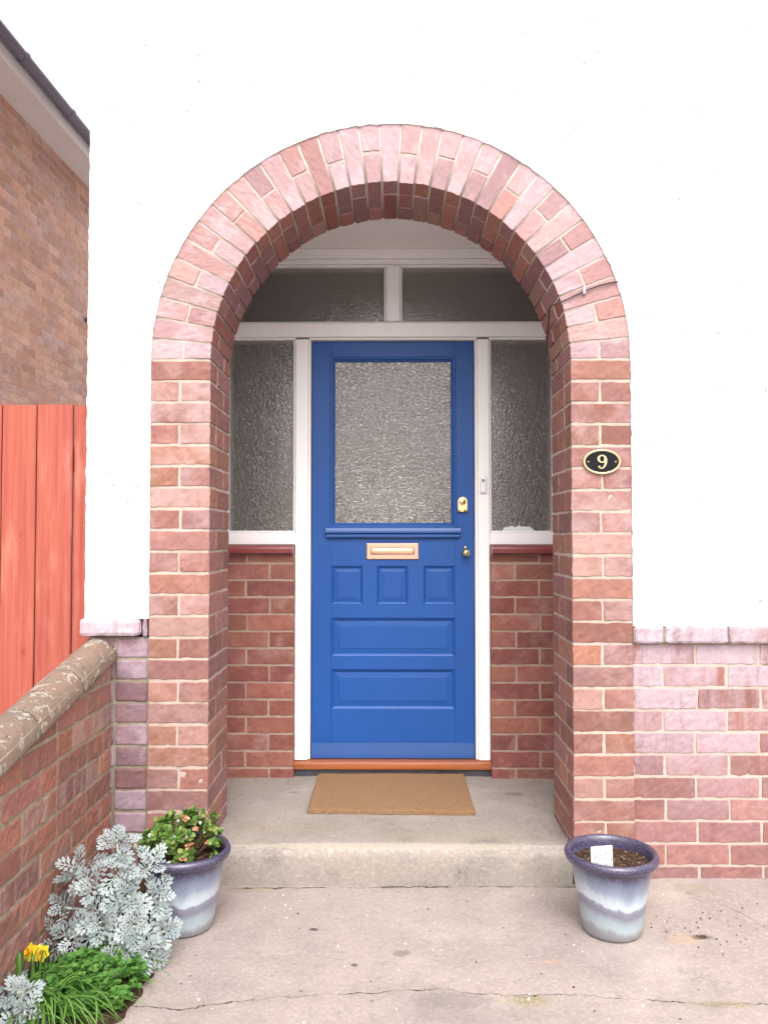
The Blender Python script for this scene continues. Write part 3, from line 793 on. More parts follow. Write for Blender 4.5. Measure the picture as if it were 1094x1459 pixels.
# ---- the door
DY = .905
L_, R_, B_, T_ = -.3625, .3855, .1865, 2.1095
xl, xr = -.272, .297      # inner edges of stiles
rails = [(B_, .405), (.650, .590 + .0), ]
door = MB()
def dbox(x0, x1, z0, z1, y0=DY, y1=DY + .044, c=.0015): rbox(door, (x0, y0, z0), (x1, y1, z1), c, 0, 10, ring=(0, 1))
dbox(L_, xl, B_, T_); dbox(xr, R_, B_, T_)
zr = [(B_, .407), (.590, .648), (.826, .888), (1.066, 1.245), (2.031, T_)]
for a, b in zr: dbox(xl, xr, a, b, DY + .0004, c=.0003)
for a, b in ((-.127, -.062), (.081, .153)): dbox(a, b, .888, 1.066, DY + .0004, c=.0003)
door = door.build('front_door', M['blue'], house)
def panel(x0, x1, z0, z1, mw=.012, fw=.026):
    """bolection bead round the opening, then a raised and fielded panel"""
    p = MB()
    rings = [(0, .0), (.004, .004), (.008, .006), (mw, .009), (mw + .001, .0105), (mw + fw * .15, .0105), (mw + fw * .93, .0082), (mw + fw, .0066)]
    vs = []
    for d, y in rings:
        vs += [(x0 + d, DY + y, z0 + d), (x1 - d, DY + y, z0 + d), (x1 - d, DY + y, z1 - d), (x0 + d, DY + y, z1 - d)]
    fs = [(4 * i + k, 4 * i + (k + 1) % 4, 4 * i + 4 + (k + 1) % 4, 4 * i + 4 + k) for i in range(len(rings) - 1) for k in range(4)]
    e = 4 * (len(rings) - 1); fs.append((e, e + 1, e + 2, e + 3))
    p.add(vs, fs); return p.build('door_panel', M['blue'], door)
panel(xl, -.127, .888, 1.066, .011, .019); panel(-.062, .081, .888, 1.066, .011, .019); panel(.153, xr, .888, 1.066, .011, .019)
panel(xl, xr, .648, .826); panel(xl, xr, .407, .590)
# glazing bead
p = MB(); rings = [(0, -.006), (.004, -.009), (.010, -.008), (.014, -.002), (.015, .004), (.019, .004), (.022, .010)]
x0, x1, z0, z1 = xl - .006, xr + .006, 1.243, 2.037; vs = []
for d, y in rings: vs += [(x0 + d, DY + y, z0 + d), (x1 - d, DY + y, z0 + d), (x1 - d, DY + y, z1 - d), (x0 + d, DY + y, z1 - d)]
vs = [(x0, DY + .001, z0), (x1, DY + .001, z0), (x1, DY + .001, z1), (x0, DY + .001, z1)] + vs
p.add(vs, [(4 * i + k, 4 * i + (k + 1) % 4, 4 * i + 4 + (k + 1) % 4, 4 * i + 4 + k) for i in range(len(rings)) for k in range(4)])
p.build('glazing_bead', M['blue'], door)
p = MB(); box(p, (xl + .012, DY + .011, 1.258), (xr - .012, DY + .016, 2.020)); p.build('door_glass', M['glass_door'], door)
# drip moulding under the glass
def moulding(x0, x1, prof, name, mat, parent, ret=.006):
    p = MB(); vs = []; n = len(prof)
    for x, s in ((x0 + ret, 0), (x0, 1), (x1, 1), (x1 - ret, 0)): 
        pass
    for x in (x0, x1):
        for y, z in prof: vs.append((x, y, z))
    p.add(vs, [(i, (i + 1) % n, n + (i + 1) % n, n + i) for i in range(n)] + [tuple(range(n)), tuple(range(n, 2 * n))])
    return p.build(name, mat, parent)
moulding(-.297, .323, [(DY - .0005, 1.252), (DY - .012, 1.250), (DY - .026, 1.240), (DY - .030, 1.228), (DY - .030, 1.219), (DY - .022, 1.216), (DY - .0005, 1.216)], 'drip_moulding', M['blue_worn'], door)
moulding(-.293, .319, [(DY - .0005, 1.2155), (DY - .017, 1.2155), (DY - .023, 1.209), (DY - .023, 1.201), (DY - .015, 1.194), (DY - .0005, 1.192)], 'drip_moulding', M['blue_worn'], door)
moulding(L_ + .001, R_ - .001, [(DY - .0005, .256), (DY - .007, .2555), (DY - .013, .203), (DY - .013, .188), (DY - .0005, .188)], 'weather_bar', M['blue_kick'], door)
# letter plate
p = MB(); x0, x1, z0, z1 = -.111, .132, 1.095, 1.171; rings = [(0, .0), (.0015, -.005), (.004, -.0065), (.021, -.0065), (.0225, -.004), (.0225, -.001)]
vs = []
for d, y in rings: vs += [(x0 + d, DY + y, z0 + d), (x1 - d, DY + y, z0 + d), (x1 - d, DY + y, z1 - d), (x0 + d, DY + y, z1 - d)]
p.add(vs, [(4 * i + k, 4 * i + (k + 1) % 4, 4 * i + 4 + (k + 1) % 4, 4 * i + 4 + k) for i in range(len(rings) - 1) for k in range(4)])
p.build('letter_plate', M['copper'], door)
p = MB(); rbox(p, (x0 + .024, DY - .0035, z0 + .024), (x1 - .024, DY - .0008, z1 - .024), .0006, .0005, .03); p.build('letter_flap', M['copper'], door)
# cylinder pull and latch
p = MB(); cx, cz = .334, 1.352
ol = [(cx - .021, cz - .030), (cx + .021, cz - .030)] + [(cx + .021 * math.cos(PI * i / 16), cz + .012 + .021 * math.sin(PI * i / 16)) for i in range(17)]
strip_extrude(p, ol, DY - .004, DY - .0005)
tube(p, [(cx - .024, DY - .010, cz - .033), (cx + .024, DY - .010, cz - .033)], .006, 10)
lathe(p, [(0, -.014), (.012, -.014), (.0145, -.012), (.015, -.004)], (cx, DY, cz + .010), 28, axis='y')
lathe(p, [(0, -.0175), (.0075, -.0175), (.0085, -.0165), (.0085, -.013)], (cx, DY, cz + .010), 24, axis='y')
p.build('door_lock', M['brass'], door)
p = MB(); box(p, (cx - .0009, DY - .0182, cz + .003), (cx + .0009, DY - .0176, cz + .012)); lathe(p, [(0, -.0181), (.0022, -.0181), (.0022, -.0176)], (cx, DY, cz + .012), 12, axis='y'); p.build('keyhole', M['dark'], door)
p = MB(); kx, kz = .346, 1.127
lathe(p, [(.0, -.047), (.008, -.046), (.014, -.041), (.0185, -.032), (.0185, -.026), (.014, -.018), (.008, -.012), (.008, -.005), (.017, -.003), (.017, -.0005)], (kx, DY, kz), 28, axis='y')
lathe(p, [(0, -.008), (.005, -.0075), (.0075, -.004), (.008, -.0005)], (kx, DY, kz + .024), 16, axis='y')
p.build('door_knob', M['brass'], door)

# ------------------------------------------------------------------ number plaque
pl = tag(empty('house_number_plaque', (.738, -.002, 1.462)), 'black oval plaque with brass rim and number 9 on the right pier', 'house number')
def oval(a, b, n=56): return [(a * math.cos(2 * PI * i / n), b * math.sin(2 * PI * i / n)) for i in range(n)]
p = MB(); A, Bb = .066, .0445; n = 56; vs = []
for s, y in ((0, .0), (0, -.006), (.001, -.009), (.0035, -.0100), (.0065, -.0095), (.008, -.006)):
    vs += [((A - s) * math.cos(2 * PI * i / n), y, (Bb - s) * math.sin(2 * PI * i / n)) for i in range(n)]
p.add(vs, [(r_ * n + i, r_ * n + (i + 1) % n, (r_ + 1) * n + (i + 1) % n, (r_ + 1) * n + i) for r_ in range(5) for i in range(n)], 0, True)
m = NT('pale_brass'); M['pbrass'] = m.done((.58, .47, .28), .45, metal=.5)
p.build('rim', M['pbrass'], pl)
p = MB(); strip_extrude(p, oval(A - .006, Bb - .006), -.0062, -.001); p.build('backplate', M['black'], pl)
def ribbon(p, path, y0, y1, closed=False):
    """path of (x,z,width)"""
    n = len(path); Lf = []; Rt = []
    for i, (x, z, w) in enumerate(path):
        a = path[(i - 1) % n] if closed or i > 0 else path[i]; b = path[(i + 1) % n] if closed or i < n - 1 else path[i]
        t = Vector((b[0] - a[0], b[1] - a[1])).normalized(); nn = Vector((-t.y, t.x)) * w / 2
        Lf.append((x + nn.x, z + nn.y)); Rt.append((x - nn.x, z - nn.y))
    vs = [(x, y0, z) for x, z in Lf] + [(x, y0, z) for x, z in Rt] + [(x, y1, z) for x, z in Lf] + [(x, y1, z) for x, z in Rt]
    fs = []
    for i in range(n if closed else n - 1):
        j = (i + 1) % n
        fs += [(i, j, n + j, n + i), (2 * n + i, 2 * n + j, 3 * n + j, 3 * n + i), (i, j, 2 * n + j, 2 * n + i), (n + i, n + j, 3 * n + j, 3 * n + i)]
    if not closed: fs += [(0, n, 3 * n, 2 * n), (n - 1, 2 * n - 1, 4 * n - 1, 3 * n - 1)]
    p.add(vs, fs)
p = MB(); s = .001
KX, KZ = 1.3, 1.18
_rb = ribbon
def ribbon(p, path, y0, y1, closed=False): _rb(p, [(x * KX, z * KZ, w * 1.25) for x, z, w in path], y0, y1, closed)
ribbon(p, [(9.2 * s * math.cos(a) - .0005, .0085 + 10.2 * s * math.sin(a), .0028 + .0036 * abs(math.cos(a)) ** 2) for a in [2 * PI * i / 36 for i in range(36)]], -.0098, -.006, True)
ribbon(p, [(.0098, .010, .0060), (.0102, .004, .0060), (.0094, -.004, .0058), (.0070, -.0115, .0050), (.0030, -.0172, .0038), (-.0025, -.0200, .0028), (-.0070, -.0185, .0026)], -.0096, -.006)
lathe(p, [(0, -.0035), (.003, -.003), (.0042, 0)], (-.0098, -.0062, -.0180), 16, axis='y')
p.build('digit', M['pbrass'], pl)
for sx in (-1, 1):
    p = MB(); lathe(p, [(0, -.0085), (.002, -.008), (.003, -.0062)], (sx * .0475, 0, 0), 14, axis='y'); p.build('screw', M['pbrass'], pl)

# ------------------------------------------------------------------ cable over the arch
p = MB()
cp = [(.80, -.007, 2.098), (.74, -.008, 2.085), (.68, -.008, 2.062), (.62, -.007, 2.034), (.590, -.006, 2.022), (.570, .004, 2.015), (.566, .03, 2.012), (.574, .08, 2.000), (.582, .13, 1.985), (.588, .18, 1.965), (.594, .22, 1.935), (.598, .24, 1.90)]
def smooth_path(P, k=5):
    P = [Vector(p) for p in P]; out = []
    for i in range(len(P) - 1):
        p0, p1, p2, p3 = P[max(i - 1, 0)], P[i], P[i + 1], P[min(i + 2, len(P) - 1)]
        for j in range(k):
            t = j / k; out.append(.5 * ((2 * p1) + (p2 - p0) * t + (2 * p0 - 5 * p1 + 4 * p2 - p3) * t * t + (3 * p1 - p0 - 3 * p2 + p3) * t ** 3))
    out.append(P[-1]); return out
tube(p, smooth_path(cp), .0026, 8)
cab = tag(p.build('cable', M['cable']), 'thin black cable clipped across the right side of the brick arch', 'cable')
p = MB(); rbox(p, (.675, -.013, 2.052), (.686, -.001, 2.078), .002, 0, .02); tube(p, [(.6805, -.013, 2.079), (.6805, -.001, 2.081)], .003, 8)
p.build('cable_clip', M['greyplastic'], cab)

# ------------------------------------------------------------------ doormat
p = MB(); nxm, nym = 120, 80
x0, x1, y0, y1, zb, zt = -.325, .330, .345, .832, .122, .138
vs = []
for j in range(nym + 1):
    for i in range(nxm + 1):
        x = x0 + (x1 - x0) * i / nxm; y = y0 + (y1 - y0) * j / nym
        e = min(i, nxm - i, j, nym - j)
        jx = noise.noise(Vector((x * 90, y * 90, 0))) * .0025; jy = noise.noise(Vector((x * 90, y * 90, 9))) * .0025
        sk = (y1 - y) * .0 - .014 * (i / nxm - .5) * (1 if j < nym / 2 else 0) * (1 - 2 * j / nym)
        z = (zt if e > 0 else zb) + random.uniform(-.0013, .0013) + .0015 * noise.noise(Vector((x * 8, y * 8, 1)))
        vs.append((x + jx, y + jy + sk, z if e > 0 else zb))
p.add(vs, [(j * (nxm + 1) + i, j * (nxm + 1) + i + 1, (j + 1) * (nxm + 1) + i + 1, (j + 1) * (nxm + 1) + i) for j in range(nym) for i in range(nxm)], 0, False)
for _ in range(2600):     # loose fibres round the edge
    t = random.random()
    sd_ = random.choice('fffblr')
    if sd_ == 'f': bx_, by_, dx_, dy_ = x0 + (x1 - x0) * t, y0 + .007 * (.5 - t) * 2 * .0 + .014 * -(t - .5) * 1.0, 0, -1
    elif sd_ == 'b': bx_, by_, dx_, dy_ = x0 + (x1 - x0) * t, y1, 0, 1
    elif sd_ == 'l': bx_, by_, dx_, dy_ = x0, y0 + (y1 - y0) * t, -1, 0
    else: bx_, by_, dx_, dy_ = x1, y0 + (y1 - y0) * t, 1, 0
    ln = random.uniform(.002, .006); a = Vector((bx_ - dx_ * .002, by_ - dy_ * .002, zb + random.uniform(.001, .015)))
    b = a + Vector((dx_ * ln + random.uniform(-.003, .003), dy_ * ln + random.uniform(-.003, .003), random.uniform(-.002, .001))); w = .0005
    p.add([a + Vector((w, 0, 0)), a - Vector((w, 0, 0)), a + Vector((0, 0, w)), b], [(0, 1, 3), (1, 2, 3), (0, 2, 3)])
tag(p.build('doormat', M['coir']), 'plain brown coir doormat lying on the step below the blue door', 'doormat')

# ------------------------------------------------------------------ garden wall
gw = tag(empty('garden_wall', (-1.02, -1.1, 0)), 'low red brick garden wall with a lichened rounded coping at the left of the step', 'wall')
SL = .198; ZK = .783
XF = -.970
def ztop(y): return ZK + SL * y
mb = MB()
for kk in range(0, 12):
    zb = .848 - kk * .0755 - GAP / 2; za = zb - .0755 + GAP
    y = .0 - (0 if kk % 2 else .1125)
    y = -.004; first = True
    while y > -2.2:
        ln = random.choice([.215, .215, .215, .215, .103, .215]) if not first else (.103 if kk % 2 else .215)
        first = False
        a = max(y - ln, -2.2); zt_ = ztop((a + y) / 2) - .004
        if za < zt_ - .012:
            def clampf(p, y_=y):
                q = Vector(p); q.z = min(q.z, ztop(q.y) - .003); q -= Vector((-1.02, -1.1, 0)); return q
            brick(mb, (XF - .105, a, max(za, -.02)), (XF, y, zb), jit=.0022, r=.004, mapf=clampf)
        y = a - GAP
vs = []
for x in (XF - .100, XF - .0032):
    for (y, z) in ((-.001, -.02), (-2.2, -.02), (-2.2, ztop(-2.2) - .002), (-.001, ztop(0) - .002)): vs.append((x + 1.02, y + 1.1, z))
mb.add(vs, [(0, 1, 2, 3), (4, 5, 6, 7), (0, 1, 5, 4), (1, 2, 6, 5), (2, 3, 7, 6), (3, 0, 4, 7)], 1)
mb.build('brickwork', [M['garden'], M['mortar_dark']], gw)
mb = MB(); cxx = -1.018; rr = .069; segs = [-.006, -.30, -.60, -.90, -1.20, -1.5, -1.8, -2.1]
for a, b in zip(segs[:-1], segs[1:]):
    n1, n2 = 20, 16; vs = []
    for i in range(n1 + 1):
        y = a - .002 + (b + .002 - a + .002) * i / n1
        for k2 in range(n2 + 1):
            th = PI * k2 / n2
            r_ = rr * (1 - (.05 if i in (0, n1) else 0)) + .003 * noise.noise(Vector((th * 2, y * 14, 0))) + .0012 * noise.noise(Vector((th * 9, y * 60, 4)))
            vs.append((cxx + math.cos(th) * r_ + 1.02, y + 1.1, ztop(y) + math.sin(th) * r_ - .002))
        vs.append((cxx + 1.02 - rr, y + 1.1, ztop(y) - .006)); vs.append((cxx + 1.02 + rr, y + 1.1, ztop(y) - .006))
    m_ = n2 + 3
    fs = [(i * m_ + k2, i * m_ + (k2 + 1) % m_, (i + 1) * m_ + (k2 + 1) % m_, (i + 1) * m_ + k2) for i in range(n1) for k2 in range(m_)] + [tuple(range(m_)), tuple(n1 * m_ + k2 for k2 in range(m_))]
    mb.add(vs, fs, 0, True)
# mortar bed under the coping
mb.add([(cxx + 1.02 + s * .062, y + 1.1, ztop(y) + dz) for s in (-1, 1) for y in (-.006, -2.1) for dz in (-.014, .03)], [(0, 1, 3, 2), (4, 6, 7, 5), (0, 2, 6, 4), (1, 5, 7, 3), (0, 4, 5, 1), (2, 3, 7, 6)], 1)
mb.build('coping', [M['coping'], M['mortar_dark']], gw)

# ------------------------------------------------------------------ fence
fn = tag(empty('fence', (-1.08, .2, 0)), 'tall red stained wooden board fence between the two houses', 'fence')
edges = [-1.075, -1.195, -1.334, -1.466] + [-1.466 - .137 * i for i in range(1, 13)]
for i, (b, a) in enumerate(zip(edges[:-1], edges[1:])):
    p = MB(); top = 1.698 + random.uniform(-.003, .003)
    x0, x1 = a + .0035 + 1.08, b - .0035 + 1.08
    yo = random.uniform(-.002, .003)
    nz_ = 30; vs = []
    for k2 in range(nz_ + 1):
        z = -.01 + (top + .01) * k2 / nz_
        w1 = .0012 * noise.noise(Vector((i * 3.1, z * 4, 0)))
        prof = [(x0 + w1, .020 + yo), (x0 + w1, .003 + yo), (x0 + .003 + w1, yo), (x1 - .003 + w1, yo + .004), (x1 + w1, .007 + yo), (x1 + w1, .020 + yo)]
        vs += [(x, y, z) for x, y in prof]
    fs = [(k2 * 6 + j, k2 * 6 + (j + 1) % 6, (k2 + 1) * 6 + (j + 1) % 6, (k2 + 1) * 6 + j) for k2 in range(nz_) for j in range(6)] + [tuple(range(6)), tuple(nz_ * 6 + j for j in range(6))]
    p.add(vs, fs); p.build('board', M['fence'], fn)
for z in (.3, 1.45):
    p = MB(); box(p, (-2.05, .025, z), (.0, .065, z + .09)); p.build('rail', M['fence'], fn)
p = MB(); box(p, (-2.12, .03, 0), (-2.045, .105, 1.70)); p.build('post', M['fence'], fn)

# ------------------------------------------------------------------ neighbouring house
nb = tag(empty('neighbouring_house', (-3.285, 0, 0), -.033), 'neighbouring orange brick house with white soffit and dark gutter beyond the fence', 'house')
mb = MB(); Y0, Y1 = 1.2, 9.5
for kk in range(64):
    za = .002 + kk * .075; y = Y0 - (.1125 if kk % 2 else 0)
    while y < Y1:
        a, b = max(y, Y0), min(y + .217, Y1)
        if b - a > .02:
            j = [random.uniform(-.001, .001) for _ in range(3)]
            box(mb, (-.1, a + j[0], za + .004 + j[1]), (.0 + j[2] * .6, b + j[0], za + .071 + j[1]))
        y += .225
box(mb, (-6, Y0 + .003, 0), (-.003, Y1 - .003, 4.82), 1)
mb.build('wall', [M['neigh'], M['mortar_thin']], nb)
p = MB(); box(p, (-.0, Y0 - .1, 4.802), (.262, Y1, 4.815)); p.build('soffit', M['soffit'], nb)
p = MB()
y = Y0 - .1
while y < Y1:
    y2 = min(y + 2.13, Y1); box(p, (.263, y + .002, 4.79), (.279, y2 - .002, 4.955)); y = y2
box(p, (.2795, Y0 - .1, 4.79), (.284, Y1, 4.80))
p.build('fascia', M['fascia'], nb)
p = MB(); n = 14; yy = [Y0 - .15 + (Y1 + .2 - Y0) * i / 60 for i in range(61)]; vs = []
for y in yy:
    for k2 in range(n + 1):
        a = PI + PI * k2 / n; vs.append((.330 + .046 * math.cos(a), y, 4.938 + .062 * math.sin(a)))
    vs += [(.373, y, 4.938), (.287, y, 4.938)]
m_ = n + 3
p.add(vs, [(i * m_ + k2, i * m_ + (k2 + 1) % m_, (i + 1) * m_ + (k2 + 1) % m_, (i + 1) * m_ + k2) for i in range(60) for k2 in range(m_)], 0, True)
gut = p.build('gutter', M['gutter'], nb)
y = 1.6
while y < Y1:
    p = MB(); vs = []
    for yv in (y, y + .05):
        for k2 in range(n + 1):
            a = PI + PI * k2 / n; vs.append((.330 + .051 * math.cos(a), yv, 4.938 + .068 * math.sin(a)))
        vs += [(.381, yv, 4.945), (.279, yv, 4.945)]
    p.add(vs, [(k2, (k2 + 1) % m_, m_ + (k2 + 1) % m_, m_ + k2) for k2 in range(m_)] + [tuple(range(m_)), tuple(range(m_, 2 * m_))]); p.build('gutter_bracket', M['gutter'], gut)
    y += .83
p = MB()
p.add([(.30, Y0 - .2, 4.99), (.30, Y1, 4.99), (-3, Y1, 7.6), (-3, Y0 - .2, 7.6), (-6.3, Y0 - .2, 5.03), (-6.3, Y1, 5.03)], [(0, 1, 2, 3), (3, 2, 5, 4), (0, 3, 4), (1, 5, 2), (0, 4, 5, 1)])
p.build('roof', M['tile'], nb)
p = MB(); tube(p, [(-.05, 5.28, 3.42), (.12, 5.28, 3.41), (.14, 5.28, 3.38)], .022, 10); p.build('overflow_pipe', M['gutter'], nb)

# ------------------------------------------------------------------ pots
def make_pot(loc, label, soil_z):
    root = tag(empty('plant_pot', loc), label, 'plant pot', 'glazed pots either side of the step')
    p = MB()
    prof = [(0, .004), (.078, .004), (.084, 0), (.088, .004), (.091, .02), (.100, .08), (.110, .14), (.119, .190), (.121, .200), (.123, .207), (.131, .209), (.138, .214), (.141, .222), (.140, .231), (.135, .238), (.128, .239), (.123, .235), (.119, .225), (.117, .205), (.112, .17)]
    lathe(p, prof, n=72); b = p.build('pot_body', M['pot'], root)
    p = MB(); n1 = 18; n2 = 40; vs = [(0, 0, soil_z)]
    for i in range(1, n1 + 1):
        r_ = .1155 * i / n1
        for k in range(n2):
            a = 2 * PI * k / n2; x, y = r_ * math.cos(a), r_ * math.sin(a)
            vs.append((x, y, soil_z + .007 * noise.noise(Vector((x * 25 + loc[0] * 9, y * 25, 1))) + .004 * noise.noise(Vector((x * 80, y * 80, 1)))))
    fs = [(0, 1 + k, 1 + (k + 1) % n2) for k in range(n2)] + [(1 + (i - 1) * n2 + k, 1 + (i - 1) * n2 + (k + 1) % n2, 1 + i * n2 + (k + 1) % n2, 1 + i * n2 + k) for i in range(1, n1) for k in range(n2)]
    p.add(vs, fs, 0, True)
    for _ in range(420):
        a = random.uniform(0, 2 * PI); r_ = .112 * math.sqrt(random.random()); x, y = r_ * math.cos(a), r_ * math.sin(a)
        s = random.uniform(.0015, .0042); z = soil_z + .007 * noise.noise(Vector((x * 25 + loc[0] * 9, y * 25, 1)))
        d = Vector((random.uniform(-1, 1), random.uniform(-1, 1), random.uniform(-.2, .6))).normalized() * s * random.choice([1, 1, 2.2])
        q = Vector((x, y, z + s * .3)); e1 = d.orthogonal().normalized() * s * .5; e2 = d.cross(e1).normalized() * s * .5
        p.add([q - d, q + e1, q + e2, q - e1, q - e2, q + d], [(0, 1, 2), (0, 2, 3), (0, 3, 4), (0, 4, 1), (5, 2, 1), (5, 3, 2), (5, 4, 3), (5, 1, 4)], 1)
    p.build('soil', [M['soil'], M['chip']], root)
    return root
potR = make_pot((.676, -.310, .002), 'blue and white glazed pot of bare soil beside the right brick pier', .205)
potL = make_pot((-.636, -.295, .002), 'blue and white glazed pot holding the small flowering shrub left of the step', .203)

# white plant tag stuck in the right pot
p = MB(); a0 = Vector((.600, -.372, .188)); up = Vector((-.10, -.16, 1)).normalized(); rt = Vector((1, .05, .07)).normalized(); up = (up - rt * up.dot(rt)).normalized(); nn = rt.cross(up)
W, H = .066, .092
pts = [(0, .0), (W * .35, -.0), (W, .0), (W, H * .96), (W * .97, H), (W * .03, H), (0, H * .96)]
vs = [a0 + rt * x + up * z + nn * .0006 for x, z in pts] + [a0 + rt * x + up * z - nn * .0006 for x, z in pts]; n = len(pts)
p.add(vs, [tuple(range(n)), tuple(range(2 * n - 1, n - 1, -1))] + [(i, (i + 1) % n, n + (i + 1) % n, n + i) for i in range(n)])
tag(p.build('plant_tag', M['tagm']), 'small white plastic plant tag stuck in the soil of the right pot', 'plant tag')

# ------------------------------------------------------------------ plants
def tri2d(outline):
    """triangulate a concave outline; returns verts and faces"""
    bm = bmesh.new(); vv = [bm.verts.new((x, y, 0)) for x, y in outline]; bm.faces.new(vv); bm.normal_update()
    bmesh.ops.triangulate(bm, faces=bm.faces, ngon_method='EAR_CLIP'); bm.verts.index_update()
    r_ = ([(v.co.x, v.co.y) for v in bm.verts], [tuple(v.index for v in f.verts) for f in bm.faces]); bm.free(); return r_
def lobed_leaf(seed):
    rnd = random.Random(seed); right = []
    nl = 4; w0 = .018
    right.append((w0 * .7, 0.0)); right.append((w0 * .8, .12))
    for i in range(nl):
        t = .17 + .52 * i / (nl - 1); l = (.30, .40, .38, .27)[i] * rnd.uniform(.9, 1.08)
        an = R((70, 60, 50, 42)[i] + rnd.uniform(-4, 4)); d = Vector((math.sin(an), math.cos(an))); q = Vector((d.y, -d.x))
        k = .052 / l
        loc = [(0, .45 * k), (.38, .5 * k), (.46, 1.45 * k), (.66, 1.7 * k), (.70, .75 * k), (.90, 1.15 * k), (1.02, .3 * k), (1.0, -.5 * k), (.86, -1.0 * k), (.68, -.6 * k), (.62, -1.5 * k), (.44, -1.3 * k), (.36, -.45 * k), (0, -.45 * k)]
        base = Vector((w0 * .6, t))
        for (u, v) in loc:
            pp = base + d * (u * l) + q * (v * l); right.append((max(pp.x, .010), pp.y))
    l = .22
    for (u, v) in [(.10, .05), (.14, .25), (.42, .30), (.46, .52), (.24, .55), (.22, .66), (.38, .86), (.26, 1.0), (.10, .86)]: right.append((u * l, .76 + v * l))
    left = [(-x, y) for x, y in reversed(right)]
    return tri2d(right + [(.03 * l, .76 + 1.05 * l), (-.03 * l, .76 + 1.05 * l)] + left)
LEAVES = [lobed_leaf(i) for i in range(5)]
def put_leaf(mb, tmpl, base, dirv, nrm, L, curl=.3, mat=0, wid=1.0, cup=.1):
    vs2, fs = tmpl; d = dirv.normalized(); nrm = (nrm - d * nrm.dot(d))
    if nrm.length < 1e-4: nrm = d.orthogonal()
    nrm.normalize(); s = d.cross(nrm); out = []
    for x, y in vs2:
        ang = curl * y; 
        py = math.sin(ang) / curl if abs(curl) > 1e-4 else y; pz = (math.cos(ang) - 1) / curl if abs(curl) > 1e-4 else 0
        out.append(base + (s * (x * wid) + d * py + nrm * (pz + cup * x * x * 4)) * L)
    mb.add(out, fs, mat, True)

def silver_plant(loc, rosettes, label, scale=1.0, seed=3):
    rnd = random.Random(seed)
    root = tag(empty('silver_ragwort', loc), label, 'plant', 'silver leaved plants in the bed')
    st = MB(); lf = MB()
    for (x, y, z, nleaf, L, dx, dy, dz) in rosettes:
        tip = Vector((x, y, z)); ax = Vector((dx, dy, dz)).normalized()
        b0 = Vector((rnd.uniform(-.02, .02), rnd.uniform(-.02, .02), 0))
        mid = b0.lerp(tip, .55) + Vector((rnd.uniform(-.02, .02), rnd.uniform(-.02, .02), .03))
        sp_ = smooth_path([b0, mid, tip - ax * .012, tip]); tube(st, sp_, [.005 - .0022 * i / len(sp_) for i in range(len(sp_))], 6)
        e1 = ax.orthogonal().normalized(); e2 = ax.cross(e1)
        for k in range(nleaf):
            a = k * 2.399 + rnd.uniform(-.3, .3); f = k / nleaf
            spread = .35 + 1.15 * f + rnd.uniform(-.12, .12)
            side = e1 * math.cos(a) + e2 * math.sin(a)
            d = ax * math.cos(spread) + side * math.sin(spread)
            nrm = ax * math.sin(spread) - side * math.cos(spread)
            LL = L * (.5 + .55 * f) * rnd.uniform(.85, 1.15)
            base = tip - ax * .035 * f + side * .004
            # keep leaves off the garden wall
            tipw = base + d * LL + Vector(loc)
            if tipw.x < -.962: d.x += (-.962 - tipw.x) / LL; d.normalize()
            if (base + d * LL).z + loc[2] < .012: d.z += .35; d.normalize()
            put_leaf(lf, LEAVES[rnd.randrange(5)], base, d, nrm, LL, rnd.uniform(.15, .8), wid=rnd.uniform(.85, 1.1), cup=rnd.uniform(-.1, .25))
    st.build('stem', M['silverstem'], root); lf.build('foliage', M['silver'], root)
    return root
C0 = (-.80, -.455, .012)
ros = [  # x, y, z relative to base, leaves, leaf length, axis
 (.00, .02, .275, 15, .085, .05, -.35, 1), (-.10, .00, .215, 12, .085, -.5, -.5, .8), (.09, .02, .22, 12, .08, .5, -.5, .8),
 (-.04, -.06, .20, 12, .085, -.2, -.9, .5), (-.115, -.05, .125, 11, .085, -.5, -.8, .3), (.05, -.07, .165, 14, .08, .2, -.9, .6),
 (.115, -.02, .145, 14, .075, .7, -.6, .6), (.00, -.11, .115, 14, .085, .0, -1, .4), (.08, -.11, .105, 15, .075, .4, -.9, .4),
 (.145, -.07, .075, 14, .075, .8, -.6, .4), (-.07, -.12, .08, 9, .08, -.2, -1, .1), (.05, -.15, .055, 13, .075, .1, -1, .25), (.12, -.13, .04, 13, .07, .5, -.9, .2), (-.13, -.08, .06, 7, .075, -.6, -.8, .1), (.02, -.04, .23, 9, .075, .2, -.7, .8)]
ros = [(a * 1.08 + (.008 if a > 0 else 0), b, c * 1.08, max(5, int(n * .66)), L * 1.15, d, e, f) for a, b, c, n, L, d, e, f in ros]
silver_plant(C0, ros, 'large silver grey plant with feathery lobed leaves beside the left pot', seed=11)
ros2 = [(.02, .02, .10, 12, .085, .3, -.4, 1), (-.03, -.04, .08, 11, .085, -.2, -.7, .8), (.07, -.03, .06, 11, .08, .7, -.5, .6), (.03, .08, .07, 9, .08, .3, .4, .9), (-.02, .10, .09, 8, .075, 0, .3, 1)]
silver_plant((-.925, -.83, .012), [(a * .8, b * .8, c * .75, max(6, n - 3), L * .85, d, e, f) for a, b, c, n, L, d, e, f in ros2], 'small silver grey plant cut off by the bottom left corner of the photo', seed=5)

def oval_leaf(n=8, w=.30, tipness=1.0):
    pr = [(w * math.sin(PI * (i / n) ** .85) , i / n) for i in range(1, n)]
    return tri2d([(0.02, 0)] + pr + [(0, 1)] + [(-x, y) for x, y in reversed(pr)] + [(-.02, 0)])
OV = oval_leaf(); RND = oval_leaf(8, .45)
